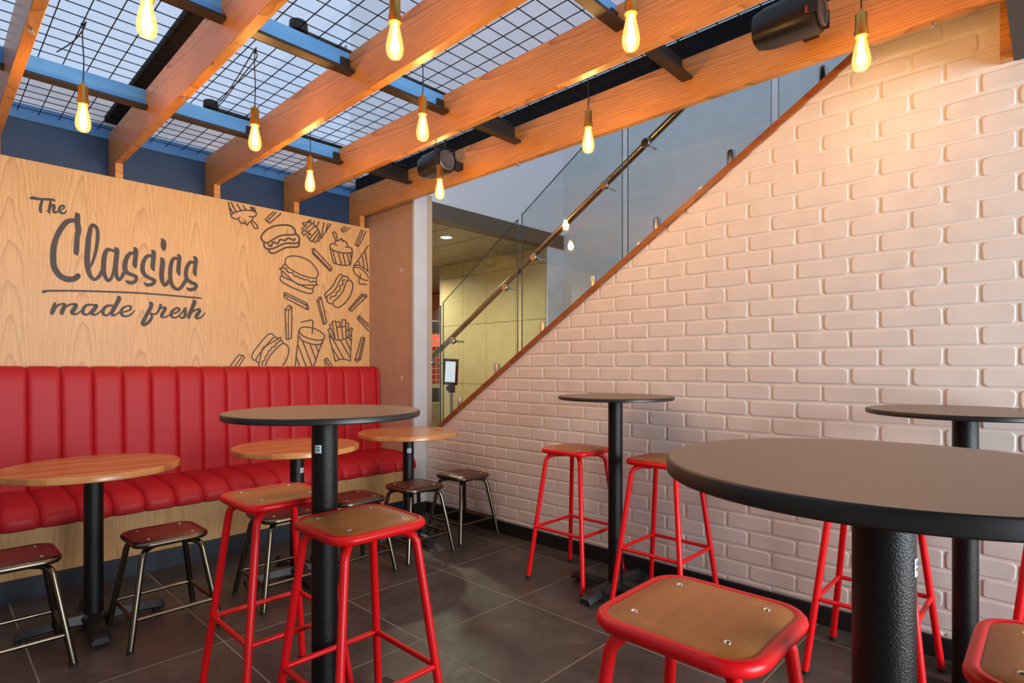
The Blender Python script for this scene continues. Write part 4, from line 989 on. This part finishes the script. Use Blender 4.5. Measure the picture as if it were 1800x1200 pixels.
# ------------------------------------------------------------------ pedestal tables
def table(name, x, y, rz, hz_, D, dcol, th, top_mats, label, group, arm=0.29, sticker=None, plate=True):
    o = empty(name, (x, y, 0), rz); tag(o, label, 'table', group)
    R = D / 2; e = 0.003
    m = MB(); N = 72
    prof = [(0.0, hz_ - th), (R - e, hz_ - th), (R, hz_ - th + e), (R, hz_ - e), (R - e * 0.7, hz_ - e * 0.2), (R - e * 1.4, hz_)]
    m.cur = 1; m.lathe(prof, N); m.cur = 0
    top = [((R - e * 1.4) * math.cos(2 * PI * k / N), (R - e * 1.4) * math.sin(2 * PI * k / N), hz_) for k in range(N)]
    m.f.pop(); m.mi.pop()
    m.add(top, [list(range(N))])
    m.build('table_top', top_mats, o, smooth=True, fix=True)
    if plate:
        pm = MB(); z1 = hz_ - th
        pm.lathe([(0.0, z1 - 0.012), (0.07, z1 - 0.012), (0.07, z1), (0, z1)], 24)
        for k in range(4):
            a = PI / 4 + k * PI / 2; c, s_ = math.cos(a), math.sin(a); w = 0.022; L0, L1 = 0.04, R * 0.62
            vs = [(c * l - s_ * b, s_ * l + c * b, z) for l, zz in ((L0, 0.016), (L1, 0.008)) for b in (-w, w) for z in (z1 - zz, z1)]
            pm.add(vs, [(0, 1, 3, 2), (4, 6, 7, 5), (0, 4, 5, 1), (2, 3, 7, 6), (0, 2, 6, 4), (1, 5, 7, 3)])
        pm.build('support_plate', 'black_metal', o)
    c_ = MB().lathe([(0.0, 0.055), (dcol / 2, 0.055), (dcol / 2, hz_ - th - 0.012), (0.0, hz_ - th - 0.012)], 40).build('column', 'black_coat', o, smooth=True)
    b_ = MB().lathe([(0.0, 0.025), (dcol / 2 + 0.018, 0.025), (dcol / 2 + 0.020, 0.05), (dcol / 2 + 0.010, 0.062), (dcol / 2 + 0.001, 0.066), (0, 0.066)], 32).build('base_hub', 'black_cast', o, smooth=True)
    for k in range(4):
        a = k * PI / 2; c, s_ = math.cos(a), math.sin(a); am = MB()
        st = [(0.02, 0.040, 0.066, 0.016), (0.08, 0.036, 0.066, 0.022), (0.16, 0.038, 0.064, 0.024), (arm - 0.03, 0.040, 0.060, 0.020), (arm, 0.036, 0.038, 0.012)]
        vs = []; 
        for (l, w, zt, zb) in st:
            for (b, z) in ((-w * 0.8, zb), (-w, zb + 0.008), (-w * 0.62, zt), (w * 0.62, zt), (w, zb + 0.008), (w * 0.8, zb)):
                vs.append((c * l - s_ * b, s_ * l + c * b, z))
        fs = [(i * 6 + q, i * 6 + (q + 1) % 6, (i + 1) * 6 + (q + 1) % 6, (i + 1) * 6 + q) for i in range(4) for q in range(6)] + [list(range(6)), [24 + q for q in range(6)]]
        am.add(vs, fs); ao = am.build('base_arm', 'black_cast', o, smooth=True)
        l = arm - 0.035
        MB().lathe([(0.0, 0.0), (0.016, 0.0), (0.016, 0.022), (0, 0.022)], 14, (c * l, s_ * l, 0)).build('foot', 'rubber', ao, smooth=True)
    if sticker:
        ang, z, s = sticker; ang -= rz
        half = s / dcol
        def patch(a0, a1, z0, z1, rr):
            m = MB(); n = 6; vs = []
            for k in range(n + 1):
                a = a0 + (a1 - a0) * k / n
                for rad in (rr - 0.0006, rr):
                    for zz in (z0, z1): vs.append((rad * math.cos(a), rad * math.sin(a), zz))
            fs = []
            for k in range(n):
                b = k * 4; fs += [(b + 2, b + 6, b + 7, b + 3), (b, b + 1, b + 5, b + 4), (b + 1, b + 3, b + 7, b + 5), (b, b + 4, b + 6, b + 2)]
            fs += [(0, 2, 3, 1), (n * 4, n * 4 + 1, n * 4 + 3, n * 4 + 2)]
            m.add(vs, fs); return m
        R0 = dcol / 2
        so = patch(ang - half, ang + half, z - s * 0.56, z + s * 0.56, R0 + 0.0010).build('sticker', 'sticker', c_); so['label'] = 'small pale sticker on the column'
        patch(ang - half * .62, ang + half * .62, z - s * 0.20, z - s * 0.04, R0 + 0.0014).build('sticker_band', 'sticker_dark', so)
        patch(ang - half * .40, ang + half * .40, z - s * 0.26, z - s * 0.10, R0 + 0.0017).build('sticker_mark', 'sticker_green', so)
        for q in range(3): patch(ang - half * .66 + half * .46 * q, ang - half * .36 + half * .46 * q, z + s * 0.10, z + s * 0.40, R0 + 0.0014).build('sticker_letter', 'sticker_blue', so)
        patch(ang - half * .5, ang + half * .5, z - s * 0.44, z - s * 0.38, R0 + 0.0014).build('sticker_line', 'sticker_blue', so)
    return o
gb, gw = 'tall tables with round black tops', 'low tables with round butcher block tops'
LAM = ['laminate', 'laminate_edge']; BLK = ['block_top', 'block_top']
def cang(x, y, du): # angle on the column seen at horizontal fraction du (-1..1, left to right)
    d = Vector((-x, -y)); a = math.atan2(d.y, d.x); return a + math.asin(du)
table('bar_table', 0.964, 1.812, 0.0, 1.081, 0.645, 0.0865, 0.020, LAM, 'tall round black table between the two red bar stools at left centre', gb, sticker=(cang(.964, 1.812, -0.50), 0.955, 0.024))
table('bar_table', 2.645, 1.75, 0.0, 1.072, 0.625, 0.079, 0.018, LAM, 'tall round black table standing against the middle of the brick wall', gb, arm=0.28)
table('bar_table', 1.056, 0.199, 0.0, 1.077, 0.662, 0.0865, 0.026, LAM, 'large tall round black table in the right foreground', gb, sticker=(cang(1.056, .199, 0.985), 0.925, 0.024))
table('bar_table', 2.66, 0.245, 0.0, 1.072, 0.625, 0.079, 0.018, LAM, 'tall round black table against the brick wall at the right edge', gb, arm=0.28)
table('wood_table', 0.581, 3.325, -0.08, 0.765, 0.715, 0.079, 0.030, BLK, 'low round butcher block table cut by the left edge', gw)
table('wood_table', 1.548, 3.241, -0.08, 0.770, 0.705, 0.079, 0.030, BLK, 'low round butcher block table behind the tall black table', gw, sticker=(cang(1.548, 3.241, 0.72), 0.625, 0.026))
table('wood_table', 2.44, 3.37, -0.08, 0.768, 0.705, 0.079, 0.030, BLK, 'low round butcher block table in the corner by the grey post', gw, sticker=(cang(2.44, 3.37, 0.15), 0.635, 0.028))
